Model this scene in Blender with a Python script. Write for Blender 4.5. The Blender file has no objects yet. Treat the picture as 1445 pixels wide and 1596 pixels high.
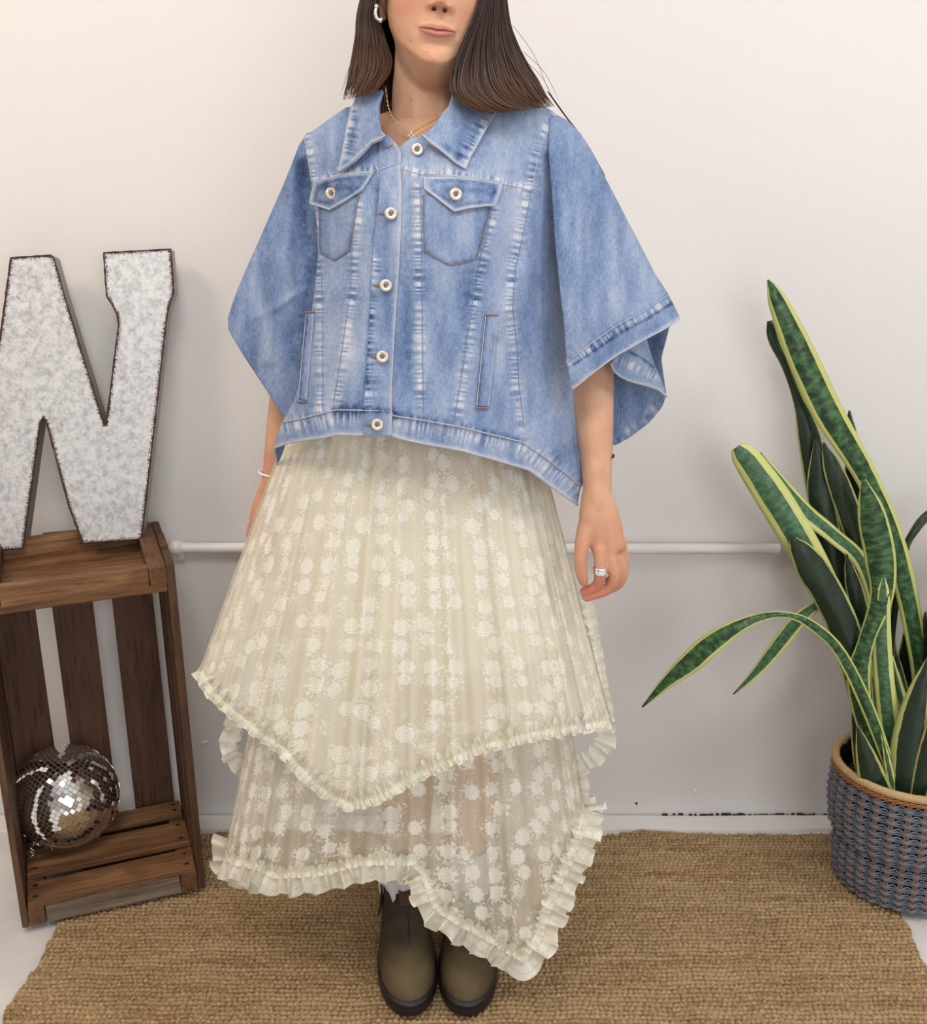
import bpy, bmesh, math, random
import numpy as np
from mathutils import Vector, Matrix, noise, geometry
random.seed(5); rng = np.random.default_rng(5)
PI = math.pi
C = bpy.context.scene.collection
# ---------------------------------------------------------------- camera, light, exposure
F, PITCH, CAMZ = 1750.0, math.radians(16.0), 1.30
CP, SP = math.cos(PITCH), math.sin(PITCH)
cd = bpy.data.cameras.new('camera'); cam = bpy.data.objects.new('camera', cd); C.objects.link(cam)
cam.location = (0, 0, CAMZ); cam.rotation_euler = (PI/2-PITCH, 0, 0)
cd.sensor_fit = 'HORIZONTAL'; cd.sensor_width = 36; cd.lens = F/1445*36; cd.clip_start = .05
sc = bpy.context.scene; sc.camera = cam
sc.view_settings.view_transform = 'Standard'; sc.view_settings.look = 'None'
sc.view_settings.gamma = 1; sc.view_settings.use_curve_mapping = False
sc.view_settings.exposure = 0.0
sc.cycles.transparent_max_bounces = 24; sc.cycles.max_bounces = 7; sc.cycles.use_denoising = True
w = bpy.data.worlds.new('world'); sc.world = w; w.use_nodes = True
w.node_tree.nodes['Background'].inputs[0].default_value = (.9, .95, 1, 1)
w.node_tree.nodes['Background'].inputs[1].default_value = 0.6
def area(name, loc, target, size, power, col, sy=None):
    l = bpy.data.lights.new(name, 'AREA'); l.energy = power; l.color = col
    l.shape = 'RECTANGLE'; l.size = size; l.size_y = sy or size
    o = bpy.data.objects.new(name, l); C.objects.link(o); o.location = loc
    o.rotation_euler = (Vector(target)-Vector(loc)).to_track_quat('-Z', 'Y').to_euler(); return o
area('front_fill_panel', (1.1, -2.2, 1.6), (.1, 2, .45), 2.2, 50, (.93, .965, 1.0), 2.0)  # added unseen fill lamp, aimed low to brighten the lower wall
area('ceiling_light_warm', (-1.6, .8, 2.6), (-1.0, 2.1, 1.2), .5, 14, (1.0, .80, .58))
area('ceiling_light_front', (-.3, .15, 2.65), (-.1, 1.9, 1.0), .6, 18, (1.0, .97, .93))
area('ceiling_light_right', (1.7, .9, 2.62), (.9, 2.0, 1.0), .5, 15, (1.0, .98, .96))

# ---------------------------------------------------------------- helpers
def W(px, py, Y):
    a = (798.0-py)/F; t = Y/(CP+a*SP)
    return Vector(((px-722.5)/F*t, Y, CAMZ+t*(a*CP-SP)))
def Wn(px, py, Y):
    a = (798.0-py)/F; t = Y/(CP+a*SP)
    return np.stack([(px-722.5)/F*t, Y, CAMZ+t*(a*CP-SP)], -1)
def Wz(px, py, z):
    a = (798.0-py)/F; t = (z-CAMZ)/(a*CP-SP)
    return Vector(((px-722.5)/F*t, t*(CP+a*SP), z))
def mesh_obj(name, verts, faces, mat, parent=None, smooth=True, uv=None, attrs=None):
    me = bpy.data.meshes.new(name)
    if isinstance(faces, np.ndarray):
        n = faces.shape[1]; me.vertices.add(len(verts)); me.vertices.foreach_set('co', np.asarray(verts, np.float32).ravel())
        me.loops.add(faces.size); me.loops.foreach_set('vertex_index', faces.astype(np.int32).ravel())
        me.polygons.add(len(faces)); me.polygons.foreach_set('loop_start', np.arange(0, faces.size, n, dtype=np.int32))
        me.update(calc_edges=True); me.validate()
    else:
        me.from_pydata([tuple(v) for v in verts], [], faces); me.update()
    if uv is not None:
        l = me.uv_layers.new(name='UVMap'); idx = np.zeros(len(me.loops), np.int32); me.loops.foreach_get('vertex_index', idx)
        l.data.foreach_set('uv', np.asarray(uv, np.float32)[idx].ravel())
    for k, v in (attrs or {}).items():
        a = me.attributes.new(k, 'FLOAT', 'POINT'); a.data.foreach_set('value', np.asarray(v, np.float32))
    if smooth: me.polygons.foreach_set('use_smooth', [True]*len(me.polygons))
    if mat: me.materials.append(mat)
    o = bpy.data.objects.new(name, me); C.objects.link(o)
    if parent: o.parent = parent
    return o
def tag(o, label, cat, group=None, kind=None):
    if label: o['label'] = label
    if cat: o['category'] = cat
    if group: o['group'] = group
    if kind: o['kind'] = kind
    return o
def empty(name, label, cat, loc=(0, 0, 0), group=None):
    o = bpy.data.objects.new(name, None); C.objects.link(o); o.location = loc; o.empty_display_size = .05
    return tag(o, label, cat, group)
def keep(o, parent):   # parent while keeping world coordinates already in the mesh
    o.parent = parent; o.matrix_parent_inverse = Matrix.Translation(-Vector(parent.location)); return o
class MB:
    def __init__(s): s.v = []; s.f = []; s.uv = []
    def add(s, v, f, uv=None):
        n = len(s.v); s.v += [tuple(p) for p in v]; s.f += [tuple(i+n for i in q) for q in f]
        s.uv += list(uv) if uv is not None else [(0, 0)]*len(v)
    def box(s, lo, hi, M=None, jit=0):
        P = [Vector((x, y, z)) for z in (lo[2], hi[2]) for y in (lo[1], hi[1]) for x in (lo[0], hi[0])]
        if jit: P = [p+Vector([random.uniform(-jit, jit) for _ in range(3)]) for p in P]
        if M: P = [M@p for p in P]
        s.add(P, [(0, 2, 3, 1), (4, 5, 7, 6), (0, 1, 5, 4), (2, 6, 7, 3), (0, 4, 6, 2), (1, 3, 7, 5)])
    def tube(s, pts, rad, n=6, cap=True, squash=None, closed=False):
        pts = [Vector(p) for p in pts]; m = len(pts)
        if not hasattr(rad, '__len__'): rad = [rad]*m
        up = None; V = []
        for i, p in enumerate(pts):
            if closed: t = pts[(i+1) % m]-pts[i-1]
            else: t = pts[min(i+1, m-1)]-pts[max(i-1, 0)]
            if t.length < 1e-9: t = Vector((0, 0, 1))
            t.normalize()
            if up is None: up = t.orthogonal().normalized()
            up = (up-t*up.dot(t));
            up = up.normalized() if up.length > 1e-6 else t.orthogonal().normalized()
            b = t.cross(up)
            for k in range(n):
                a = 2*PI*k/n; V.append(p+(up*math.cos(a)+b*math.sin(a)*(squash or 1))*rad[i])
        Fc = []
        for i in range(m if closed else m-1):
            j = (i+1) % m
            for k in range(n): Fc.append((i*n+k, i*n+(k+1) % n, j*n+(k+1) % n, j*n+k))
        if cap and not closed: Fc += [tuple(range(n-1, -1, -1)), tuple((m-1)*n+k for k in range(n))]
        s.add(V, Fc, [(i/max(m-1, 1), k/n) for i in range(m) for k in range(n)])
    def sphere(s, c, r, n=12, sc_=(1, 1, 1), M=None):
        V = [Vector((0, 0, 1))]; Fc = []; m = max(4, n//2+1)
        for i in range(1, m):
            for k in range(n):
                a, b = PI*i/m, 2*PI*k/n; V.append(Vector((math.sin(a)*math.cos(b), math.sin(a)*math.sin(b), math.cos(a))))
        V.append(Vector((0, 0, -1)))
        for k in range(n): Fc.append((0, 1+k, 1+(k+1) % n)); Fc.append((len(V)-1, 1+(m-2)*n+(k+1) % n, 1+(m-2)*n+k))
        for i in range(m-2):
            for k in range(n): Fc.append((1+i*n+k, 1+(i+1)*n+k, 1+(i+1)*n+(k+1) % n, 1+i*n+(k+1) % n))
        V = [Vector((v.x*sc_[0]*r, v.y*sc_[1]*r, v.z*sc_[2]*r)) for v in V]
        if M: V = [M@v for v in V]
        s.add([v+Vector(c) for v in V], Fc)
    def build(s, name, mat, parent=None, smooth=True): return mesh_obj(name, s.v, s.f, mat, parent, smooth, uv=s.uv)
def bevel(o, w_=.002, seg=2):
    m = o.modifiers.new('bevel', 'BEVEL'); m.width = w_; m.segments = seg; m.limit_method = 'ANGLE'; return o
def crspline(P, n):
    P = [np.array(p, float) for p in P]; out = []
    Q = [2*P[0]-P[1]]+P+[2*P[-1]-P[-2]]; segs = len(P)-1
    for i in range(n):
        x = i/(n-1)*segs; k = min(int(x), segs-1); t = x-k; a, b, c, d = Q[k:k+4]
        out.append(.5*((2*b)+(-a+c)*t+(2*a-5*b+4*c-d)*t*t+(-a+3*b-3*c+d)*t**3))
    return np.array(out)
def resample(P, step):
    P = np.array(P, float); d = np.r_[0, np.cumsum(np.hypot(*(np.diff(P[:, :2], axis=0).T)))]
    n = max(2, int(round(d[-1]/step))+1); s = np.linspace(0, d[-1], n)
    return np.stack([np.interp(s, d, P[:, k]) for k in range(P.shape[1])], 1)
def noise2(x, y, seed=0):   # smooth value noise, vectorised
    r = np.random.default_rng(seed).random((256, 256)); xi, yi = np.floor(x).astype(int), np.floor(y).astype(int)
    fx, fy = x-xi, y-yi; fx = fx*fx*(3-2*fx); fy = fy*fy*(3-2*fy)
    g = lambda a, b: r[a % 256, b % 256]
    return (g(xi, yi)*(1-fx)+g(xi+1, yi)*fx)*(1-fy)+(g(xi, yi+1)*(1-fx)+g(xi+1, yi+1)*fx)*fy
# ---- materials
def srgb(r, g, b): return tuple(((c/255)/12.92 if c/255 <= .04045 else ((c/255+.055)/1.055)**2.4) for c in (r, g, b))+(1,)
class NT:
    def __init__(s, name, rough=.6, metal=0, spec=.5):
        s.m = bpy.data.materials.new(name); s.m.use_nodes = True; s.t = s.m.node_tree; s.p = s.t.nodes['Principled BSDF']
        s.p.inputs['Roughness'].default_value = rough; s.p.inputs['Metallic'].default_value = metal
        s.p.inputs['Specular IOR Level'].default_value = spec
    def n(s, typ, ins=None, **kw):
        x = s.t.nodes.new(typ)
        for k, v in kw.items(): setattr(x, k, v)
        for k, v in (ins or {}).items(): s.set(x.inputs[k], v)
        return x
    def set(s, sock, v):
        if isinstance(v, bpy.types.NodeSocket): s.t.links.new(v, sock)
        else: sock.default_value = v
    def math(s, op, a, b=0.0, c=0.0, clamp=False):
        x = s.n('ShaderNodeMath', operation=op, use_clamp=clamp); s.set(x.inputs[0], a); s.set(x.inputs[1], b)
        if op in ('MULTIPLY_ADD', 'SMOOTH_MIN'): s.set(x.inputs[2], c)
        return x.outputs[0]
    def mix(s, f, a, b, bt='MIX'):
        x = s.n('ShaderNodeMix', data_type='RGBA', blend_type=bt); s.set(x.inputs[0], f); s.set(x.inputs[6], a); s.set(x.inputs[7], b); return x.outputs[2]
    def map(s, v, a, b, c=0.0, d=1.0):
        x = s.n('ShaderNodeMapRange'); s.set(x.inputs[0], v)
        for i, q in enumerate((a, b, c, d)): x.inputs[i+1].default_value = q
        return x.outputs[0]
    def coord(s, kind='Object', scale=(1, 1, 1)):
        c = s.n('ShaderNodeTexCoord').outputs[kind]; return s.n('ShaderNodeMapping', {0: c, 3: scale}).outputs[0]
    def noise(s, vec, scale, detail=3, rough=.5): return s.n('ShaderNodeTexNoise', {'Vector': vec, 'Scale': scale, 'Detail': detail, 'Roughness': rough}).outputs[0]
    def base(s, c): s.set(s.p.inputs['Base Color'], c); return s
    def bump(s, h, strength=.3, dist=.002):
        b = s.n('ShaderNodeBump', {'Height': h, 'Strength': strength, 'Distance': dist}); s.set(s.p.inputs['Normal'], b.outputs[0]); return b
    def attr(s, name): return s.n('ShaderNodeAttribute', attribute_name=name).outputs['Fac']
def plain(name, col, rough=.6, metal=0, amp=.12, scale=40, bump=.0):
    t = NT(name, rough, metal); n = t.noise(t.coord(), scale, 4)
    t.base(t.mix(n, tuple(c*(1-amp) for c in col[:3])+(1,), tuple(min(1, c*(1+amp)) for c in col[:3])+(1,)))
    if bump: t.bump(n, bump)
    return t.m
def wall_mat(name, col):
    t = NT(name, .55, spec=.3); c = t.coord(); a = t.noise(c, 3, 3); b = t.noise(c, 90, 3, .6); d = t.noise(c, 14, 3)
    t.base(t.mix(t.math('MULTIPLY', a, .5), col, tuple(x*.95 for x in col[:3])+(1,)))
    t.bump(t.math('ADD', t.math('MULTIPLY', b, .5), d), .35, .0025); return t.m
M_WALL = wall_mat('painted_wall', srgb(226, 222, 220)); M_TRIM = wall_mat('painted_trim', srgb(232, 229, 226))
def floor_mat():
    t = NT('white_painted_floor', .42, spec=.4); c = t.coord(); a = t.noise(c, 5, 5, .6); b = t.noise(c, 60, 4)
    spot = t.map(t.noise(c, 35, 2), .72, .78)
    col = t.mix(t.map(a, .35, .7), srgb(226, 224, 222), srgb(206, 202, 198)); col = t.mix(t.math('MULTIPLY', spot, .5), col, srgb(150, 142, 132))
    t.base(col); t.bump(b, .15, .002); return t.m
def wood_mat(name, c1, c2, c3, axis=2, gs=1.0):
    t = NT(name, .62, spec=.35); sc3 = [60, 60, 60]; sc3[axis] = 4
    info = t.n('ShaderNodeObjectInfo').outputs['Random']
    co = t.n('ShaderNodeTexCoord').outputs['Object']
    off = t.n('ShaderNodeCombineXYZ', {0: t.math('MULTIPLY', info, 9.0), 1: t.math('MULTIPLY', info, 5.0), 2: t.math('MULTIPLY', info, 3.0)}).outputs[0]
    co = t.n('ShaderNodeVectorMath', {0: co, 1: off}, operation='ADD').outputs[0]
    v = t.n('ShaderNodeMapping', {0: co, 3: tuple(s*gs for s in sc3)}).outputs[0]
    g = t.noise(v, 1.0, 6, .6); v2 = t.n('ShaderNodeMapping', {0: co, 3: tuple(s*gs*4 for s in sc3)}).outputs[0]; g2 = t.noise(v2, 1.0, 3)
    big = t.noise(co, 7, 3)
    col = t.mix(t.map(g, .32, .68), c1, c2); col = t.mix(t.map(big, .45, .6), col, c3); col = t.mix(t.math('MULTIPLY', t.map(g2, .5, .7), .75), col, tuple(x*.35 for x in c1[:3])+(1,))
    t.base(col); t.bump(t.math('ADD', g, g2), .5, .0015); return t.m
M_WOOD = wood_mat('stained_pine', srgb(88, 58, 37), srgb(166, 122, 82), srgb(116, 80, 50), 0)
M_WOODV = wood_mat('dark_slat_wood', srgb(78, 54, 42), srgb(104, 74, 56), srgb(90, 62, 47), 2)
M_WOODD = wood_mat('side_slat_wood', srgb(66, 46, 33), srgb(112, 82, 56), srgb(84, 60, 42), 2)
M_WOODY = wood_mat('cleat_wood', srgb(82, 54, 36), srgb(132, 94, 62), srgb(104, 72, 48), 1)
M_WOODG = wood_mat('weathered_wood', srgb(74, 62, 52), srgb(146, 130, 112), srgb(112, 98, 84), 0)
M_NAIL = plain('dark_nail', srgb(45, 36, 30), .5, .6)

# ---------------------------------------------------------------- room shell
WY = 2.145
XL, XR, YB, ZC = -2.3, 2.6, -3.2, 2.85
def struct(o): o['kind'] = 'structure'; return o
def slab(name, lo, hi, mat):
    b = MB(); b.box(lo, hi); return struct(b.build(name, mat, smooth=False))
slab('floor', (XL, YB, -.1), (XR, WY+.1, 0), floor_mat())
slab('ceiling', (XL, YB, ZC), (XR, WY+.1, ZC+.1), M_WALL)
slab('wall_back', (XL, WY, 0), (XR, WY+.1, ZC), M_WALL)
slab('wall_left', (XL-.1, YB, 0), (XL, WY+.1, ZC), M_WALL)
slab('wall_right', (XR, YB, 0), (XR+.1, WY+.1, ZC), M_WALL)
slab('wall_front', (XL, YB-.1, 0), (XR, YB, ZC), M_WALL)
# low painted strip along the wall with a ragged open joint behind it
def strip():
    n = 400; xs = np.linspace(XL+.001, XR-.001, n); V = []; Fc = []
    for i, x in enumerate(xs):
        a = .002*noise2(np.array([x*9]), np.array([0.]), 3)[0]; g = .0035*max(0, noise2(np.array([x*30]), np.array([3.]), 4)[0]-.45)*(1 if x > .3 else .25)
        V += [(x, 2.088, 0), (x, 2.090, .006+a), (x, 2.140-g, .0075+a), (x, 2.1403-g, .001)]
    for i in range(n-1):
        for k in range(3): Fc.append((4*i+k, 4*i+4+k, 4*i+5+k, 4*i+1+k))
    return struct(mesh_obj('baseboard_back', V, Fc, M_TRIM, smooth=False))
strip()
b = MB()
for i in range(420):      # dark ragged joint between wall and strip
    x0 = XL+.02+i*(XR-XL-.04)/420; q = noise2(np.array([i*.11]), np.array([1.5]), 77)[0]
    if q > (.42 if x0 > .38 else .9) and random.random() < .85:
        h = random.uniform(.0003, .0022)*(1+q); b.box((x0, 2.1405, .006), (x0+random.uniform(.004, .013), 2.1437, .0082+h))
struct(b.build('trim_1', plain('joint_shadow_gap', srgb(45, 40, 42), .9), smooth=False))
# conduit
M_PIPE = NT('glossy_white_paint', .35, spec=.5).base(srgb(236, 233, 229)).m
pz = W(700, 853, 2.124).z
xr = W(1238, 855, 2.124).x; xl = W(274, 853, 2.124).x
pipe = empty('conduit_pipe', 'thin white painted metal pipe running level along the wall', 'pipe', (0, 2.124, pz))
b = MB(); b.tube([(XL+.01, 2.124, pz+.002), (xr-.03, 2.124, pz-.003)], .0104, 16); keep(b.build('pipe', M_PIPE), pipe)
for x in (xl, xr):
    b = MB(); b.tube([(x-.014, 2.124, pz), (x-.010, 2.124, pz), (x-.010, 2.124, pz), (x+.010, 2.124, pz), (x+.010, 2.124, pz), (x+.014, 2.124, pz)], [.011, .0125, .0142, .0142, .0125, .011], 16)
    keep(b.build('coupling', M_PIPE), pipe)
    b = MB(); b.box((x-.006, 2.130, pz-.028), (x+.012, 2.144, pz-.008)); b.sphere((x+.003, 2.130, pz-.021), .004, 8); keep(bevel(b.build('strap', M_PIPE), .002), pipe)
b = MB(); b.tube([(xr-.02, 2.124, pz-.003), (xr+.01, 2.124, pz-.004), (xr+.026, 2.130, pz-.008), (xr+.034, 2.150, pz-.016)], .0085, 12); keep(b.build('bend', M_PIPE), pipe)
# small paint blobs, anchors and holes on the wall
def blob(px, py, sx, sz, mat, name, label, cat, grp=None):
    p = W(px, py, WY); b = MB(); b.sphere((0, 0, 0), 1, 10, (sx, .004, sz), Matrix.Rotation(-.35, 3, 'Y')); o = b.build(name, mat); o.location = p; return tag(o, label, cat, grp)
blob(319, 1157, .008, .0035, M_PIPE, 'paint_chip', 'small raised white paint chip on the wall right of the crate', 'chip')
blob(1254, 797, .010, .008, M_PIPE, 'wall_anchor', 'white painted anchor knob on the wall behind the plant, above the pipe', 'anchor')
blob(1083, 1233, .005, .006, M_PIPE, 'painted_nail', 'painted-over nail near the floor left of the plant basket', 'nail')
blob(992, 1252, .0025, .003, M_NAIL, 'nail', 'small dark nail head low on the wall beside the skirt', 'nail')
blob(1222, 1252, .003, .003, M_PIPE, 'screw', 'painted screw head low on the wall close to the basket', 'screw')
blob(1277, 829, .006, .009, M_NAIL, 'wall_hole', 'upper dark hole in the wall behind the plant leaves', 'hole')
blob(1283, 855, .008, .011, M_NAIL, 'wall_hole', 'lower and larger dark hole in the wall behind the plant leaves', 'hole')

# ---------------------------------------------------------------- rug
def rug():
    t = NT('woven_jute', .9, spec=.1); co = t.coord()
    n1 = t.noise(t.n('ShaderNodeMapping', {0: co, 3: (6, 90, 1)}).outputs[0], 1, 4, .6); n2 = t.noise(co, 190, 3); n3 = t.noise(t.n('ShaderNodeMapping', {0: co, 3: (3, 22, 1)}).outputs[0], 1, 3)
    col = t.mix(t.map(n1, .3, .72), srgb(128, 102, 72), srgb(180, 154, 116)); col = t.mix(t.map(n3, .5, .75), col, srgb(172, 148, 114)); col = t.mix(t.map(n3, .25, .45, .55, 0), col, srgb(126, 92, 60))
    col = t.mix(t.map(n2, .45, .75), col, srgb(194, 168, 128)); col = t.mix(t.map(t.attr('groove'), .5, .95, 0, .85), col, srgb(70, 46, 27)); t.base(col)
    t.bump(t.noise(t.n('ShaderNodeMapping', {0: co, 3: (500, 700, 500)}).outputs[0], 1, 3), .5, .0015)
    st = .0021; x0, x1, y0, y1 = -.745, .805, 1.0, 2.074
    nx, ny = int((x1-x0)/st), int((y1-y0)/st); xs = np.linspace(0, 1, nx); ys = np.linspace(0, 1, ny); U, V = np.meshgrid(xs, ys)
    X = x0+(x1-x0)*U; Y = y0+(y1-y0)*V
    wob = lambda a, s: (noise2(a, a*0+s, s)-.5)
    X = X+(1-U)*(.02*wob(Y*9, 1)+.006*wob(Y*60, 2))+U*(.02*wob(Y*9, 3)+.006*wob(Y*60, 4)) - .03*(1-U)*(V-.5)
    Y = Y+V*(.022*wob(X*7, 5)+.007*wob(X*45, 6)+.01*np.exp(-((X-.36)/.05)**2))
    wy = Y+.004*wob(X*14, 7)+.0015*np.sin(X*60); row = np.floor(wy/.0105)
    ry = np.abs(np.sin(PI*wy/.0105)); rx = np.abs(np.sin(PI*(X/.0092+.5*(row % 2)+.9*noise2(X*40, row*1.7, 8))))
    h = ry**.6*(.2+.8*rx**.7)*(.6+.8*noise2(X*130, Y*130, 9))
    Z = .0042+.0058*h+.0035*noise2(X*5, Y*5, 10)
    edge = np.minimum(np.minimum(U*nx, (1-U)*nx), np.minimum(V*ny, (1-V)*ny)); Z = np.where(edge < 1, .0008, Z)
    P = np.stack([X, Y, Z], -1).reshape(-1, 3); i = np.arange(nx*ny).reshape(ny, nx)
    f = np.stack([i[:-1, :-1], i[:-1, 1:], i[1:, 1:], i[1:, :-1]], -1).reshape(-1, 4)
    o = mesh_obj('jute_rug', P, f, t.m, attrs={'groove': (1-h).ravel()})
    return tag(o, 'natural tan woven jute rug spread on the white floor', 'rug')
rug()

# ---------------------------------------------------------------- crate on end
CW, CD, CH = .328, .266, .656
crate = empty('wooden_crate', 'rustic brown slatted wooden crate standing on end against the wall', 'crate', (-.800, 1.748, .014))
crate.rotation_euler = (Matrix.Rotation(.355, 3, 'Z')@Matrix.Rotation(-.022, 3, 'Y')@Matrix.Rotation(.02, 3, 'X')).to_euler()
def piece(name, lo, hi, mat, label=None, nails=(), nax=2):
    b = MB(); b.box(lo, hi, jit=.0012); o = b.build(name, mat, crate, False); bevel(o, .0018, 2)
    if label: o['label'] = label
    for nx_ in nails:
        q = MB(); q.sphere(nx_, .0035, 8, (1.4, 1, .5) if nax == 2 else (1, .5, 1)); q.build('nail_head', M_NAIL, o)
    return o
T = .013; FH = .036
for z0, z1, up in ((0, FH, 1), (CH-FH, CH, -1)):          # end frames
    piece('cleat', (T, 0, z0), (T+.030, CD, z1), M_WOODY); piece('cleat', (CW-T-.030, 0, z0), (CW-T, CD, z1), M_WOODY)
    piece('end_rail', (T+.031, 0, z0), (CW-T-.031, .022, z1), M_WOODG if up == 1 else M_WOOD, 'weathered grey front rail' if up == 1 else None)
    piece('end_rail', (T+.031, CD-.022, z0), (CW-T-.031, CD, z1), M_WOOD)
    zz0, zz1 = (z1, z1+T) if up == 1 else (z0-T, z0)
    nz = zz1 if up == 1 else zz0
    for y0, y1 in ((.001, .066), (.092, .172), (.200, CD-.014)):
        piece('end_slat', (T+.001, y0, zz0), (CW-T-.001, y1, zz1), M_WOOD, nails=[(x, y, nz) for x in (T+.016, CW-T-.016) for y in (y0+.015, y1-.015)] if up == 1 else ())
for x0, x1 in ((0, T), (CW-T, CW)):                       # long sides, three slats each
    for y0, y1 in ((.0, .074), (.094, .170), (.190, CD-.012)):
        piece('side_slat', (x0, y0, -.002+random.uniform(0, .004)), (x1, y1, CH+random.uniform(0, .006)), M_WOODD)
for x0, x1 in ((.006, .086), (.116, .190), (.226, .304)):   # crate bottom, now the back
    piece('back_slat', (x0, CD, .0), (x1, CD+.011, CH-.002), M_WOODV)

# ---------------------------------------------------------------- galvanised letter
def letter():
    zc = .676; px = [(17, 402), (79.5, 398), (84, 402), (100, 460), (162.4, 663), (166, 660), (178, 560), (185, 505), (182.7, 490), (174, 473), (166, 461), (164, 430), (161.7, 394), (266, 388.4), (268.5, 420), (270.6, 456), (263, 478), (259, 502), (240, 670), (220.6, 840), (129.6, 846.5), (108, 790), (72.7, 658), (67.7, 650), (62.6, 658), (35.5, 854), (-58, 861), (-62, 830), (-30, 640), (0, 529)]
    def on(px_, py_):
        # plane Y = 1.992 + .15*(z-zc) + .08*(x+.65)
        d = Vector(((px_-722.5)/F, CP+(798-py_)/F*SP, (798-py_)/F*CP-SP))
        t = (1.985+.15*(CAMZ-zc)+.08*.65)/(d.y-.15*d.z-.08*d.x); return Vector((0, 0, CAMZ))+d*t
    P = [on(*p) for p in px]; nrm = Vector((.08, -1, .15)).normalized(); n = len(P)
    root = empty('metal_letter', 'large galvanised metal letter N with dark edges standing on the crate', 'letter', on(130, 846))
    t = NT('galvanised_zinc', .42, .35); co = t.coord()
    v = t.n('ShaderNodeTexVoronoi', {'Vector': t.n('ShaderNodeVectorMath', {0: co, 1: t.n('ShaderNodeTexNoise', {'Vector': co, 'Scale': 45.}).outputs[1]}, operation='MULTIPLY_ADD', ).outputs[0], 'Scale': 1.0})
    # spangle from warped noise rather than plain cells
    w1 = t.noise(co, 75, 4, .75); w2 = t.noise(co, 210, 2, .6); w3 = t.noise(co, 9, 2)
    t.base(t.mix(t.map(t.math('ADD', w1, t.math('MULTIPLY', w2, .35)), .58, .86), srgb(222, 223, 225), srgb(178, 179, 182)))
    t.set(t.p.inputs['Roughness'], t.map(w1, .3, .7, .55, .34)); t.bump(w1, .25, .002); t.t.nodes.remove(v.id_data.nodes[v.name])
    side = NT('grey_metal_side', .5, .5).base(srgb(150, 152, 146)).m
    t2 = NT('rusted_edge', .7, .2); t2.base(t2.mix(t2.noise(t2.coord(), 150), srgb(52, 32, 28), srgb(92, 58, 46))); dark = t2.m
    dep = .040
    ctr = sum(P, Vector())/n
    inner = P
    keep(mesh_obj('front_panel', P, [tuple(range(n-1, -1, -1))], t.m, smooth=False), root)
    back = [p-nrm*dep for p in P]
    keep(mesh_obj('side_band', P+back, [(i, (i+1) % n, n+(i+1) % n, n+i) for i in range(n)], side, smooth=False), root)
    keep(mesh_obj('back_panel', back, [tuple(range(n))], side, smooth=False), root)
    b = MB(); Q = []
    for i in range(n):
        a, c = P[i], P[(i+1) % n]; m = max(2, int((c-a).length/.004))
        for k in range(m): Q.append(a.lerp(c, k/m)+nrm*.0004)
    b.tube(Q, [.0017+.0012*noise.noise(q*90) for q in Q], 6, closed=True)
    keep(b.build('edge_bead', dark), root)
    # fine rust bleeding in from the rim: irregular flecks lying on the face
    b = MB(); cen = [(Q[i-1]-Q[(i+1) % len(Q)]).normalized().cross(nrm) for i in range(len(Q))]
    for i, q in enumerate(Q):
        s = cen[i]; 
        for _ in range(3):
            d = q - s*random.uniform(.0005, .0045) + (Q[(i+1) % len(Q)]-q)*random.random(); r = random.uniform(.0004, .0011)
            tt = s.cross(nrm); b.add([d+s*r*1.8+nrm*.0003, d+tt*r+nrm*.0003, d-s*r*1.8+nrm*.0003, d-tt*r+nrm*.0003], [(0, 1, 2, 3)])
    keep(b.build('rust_flecks', dark, smooth=False), root)['kind'] = 'stuff'
letter()

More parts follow.
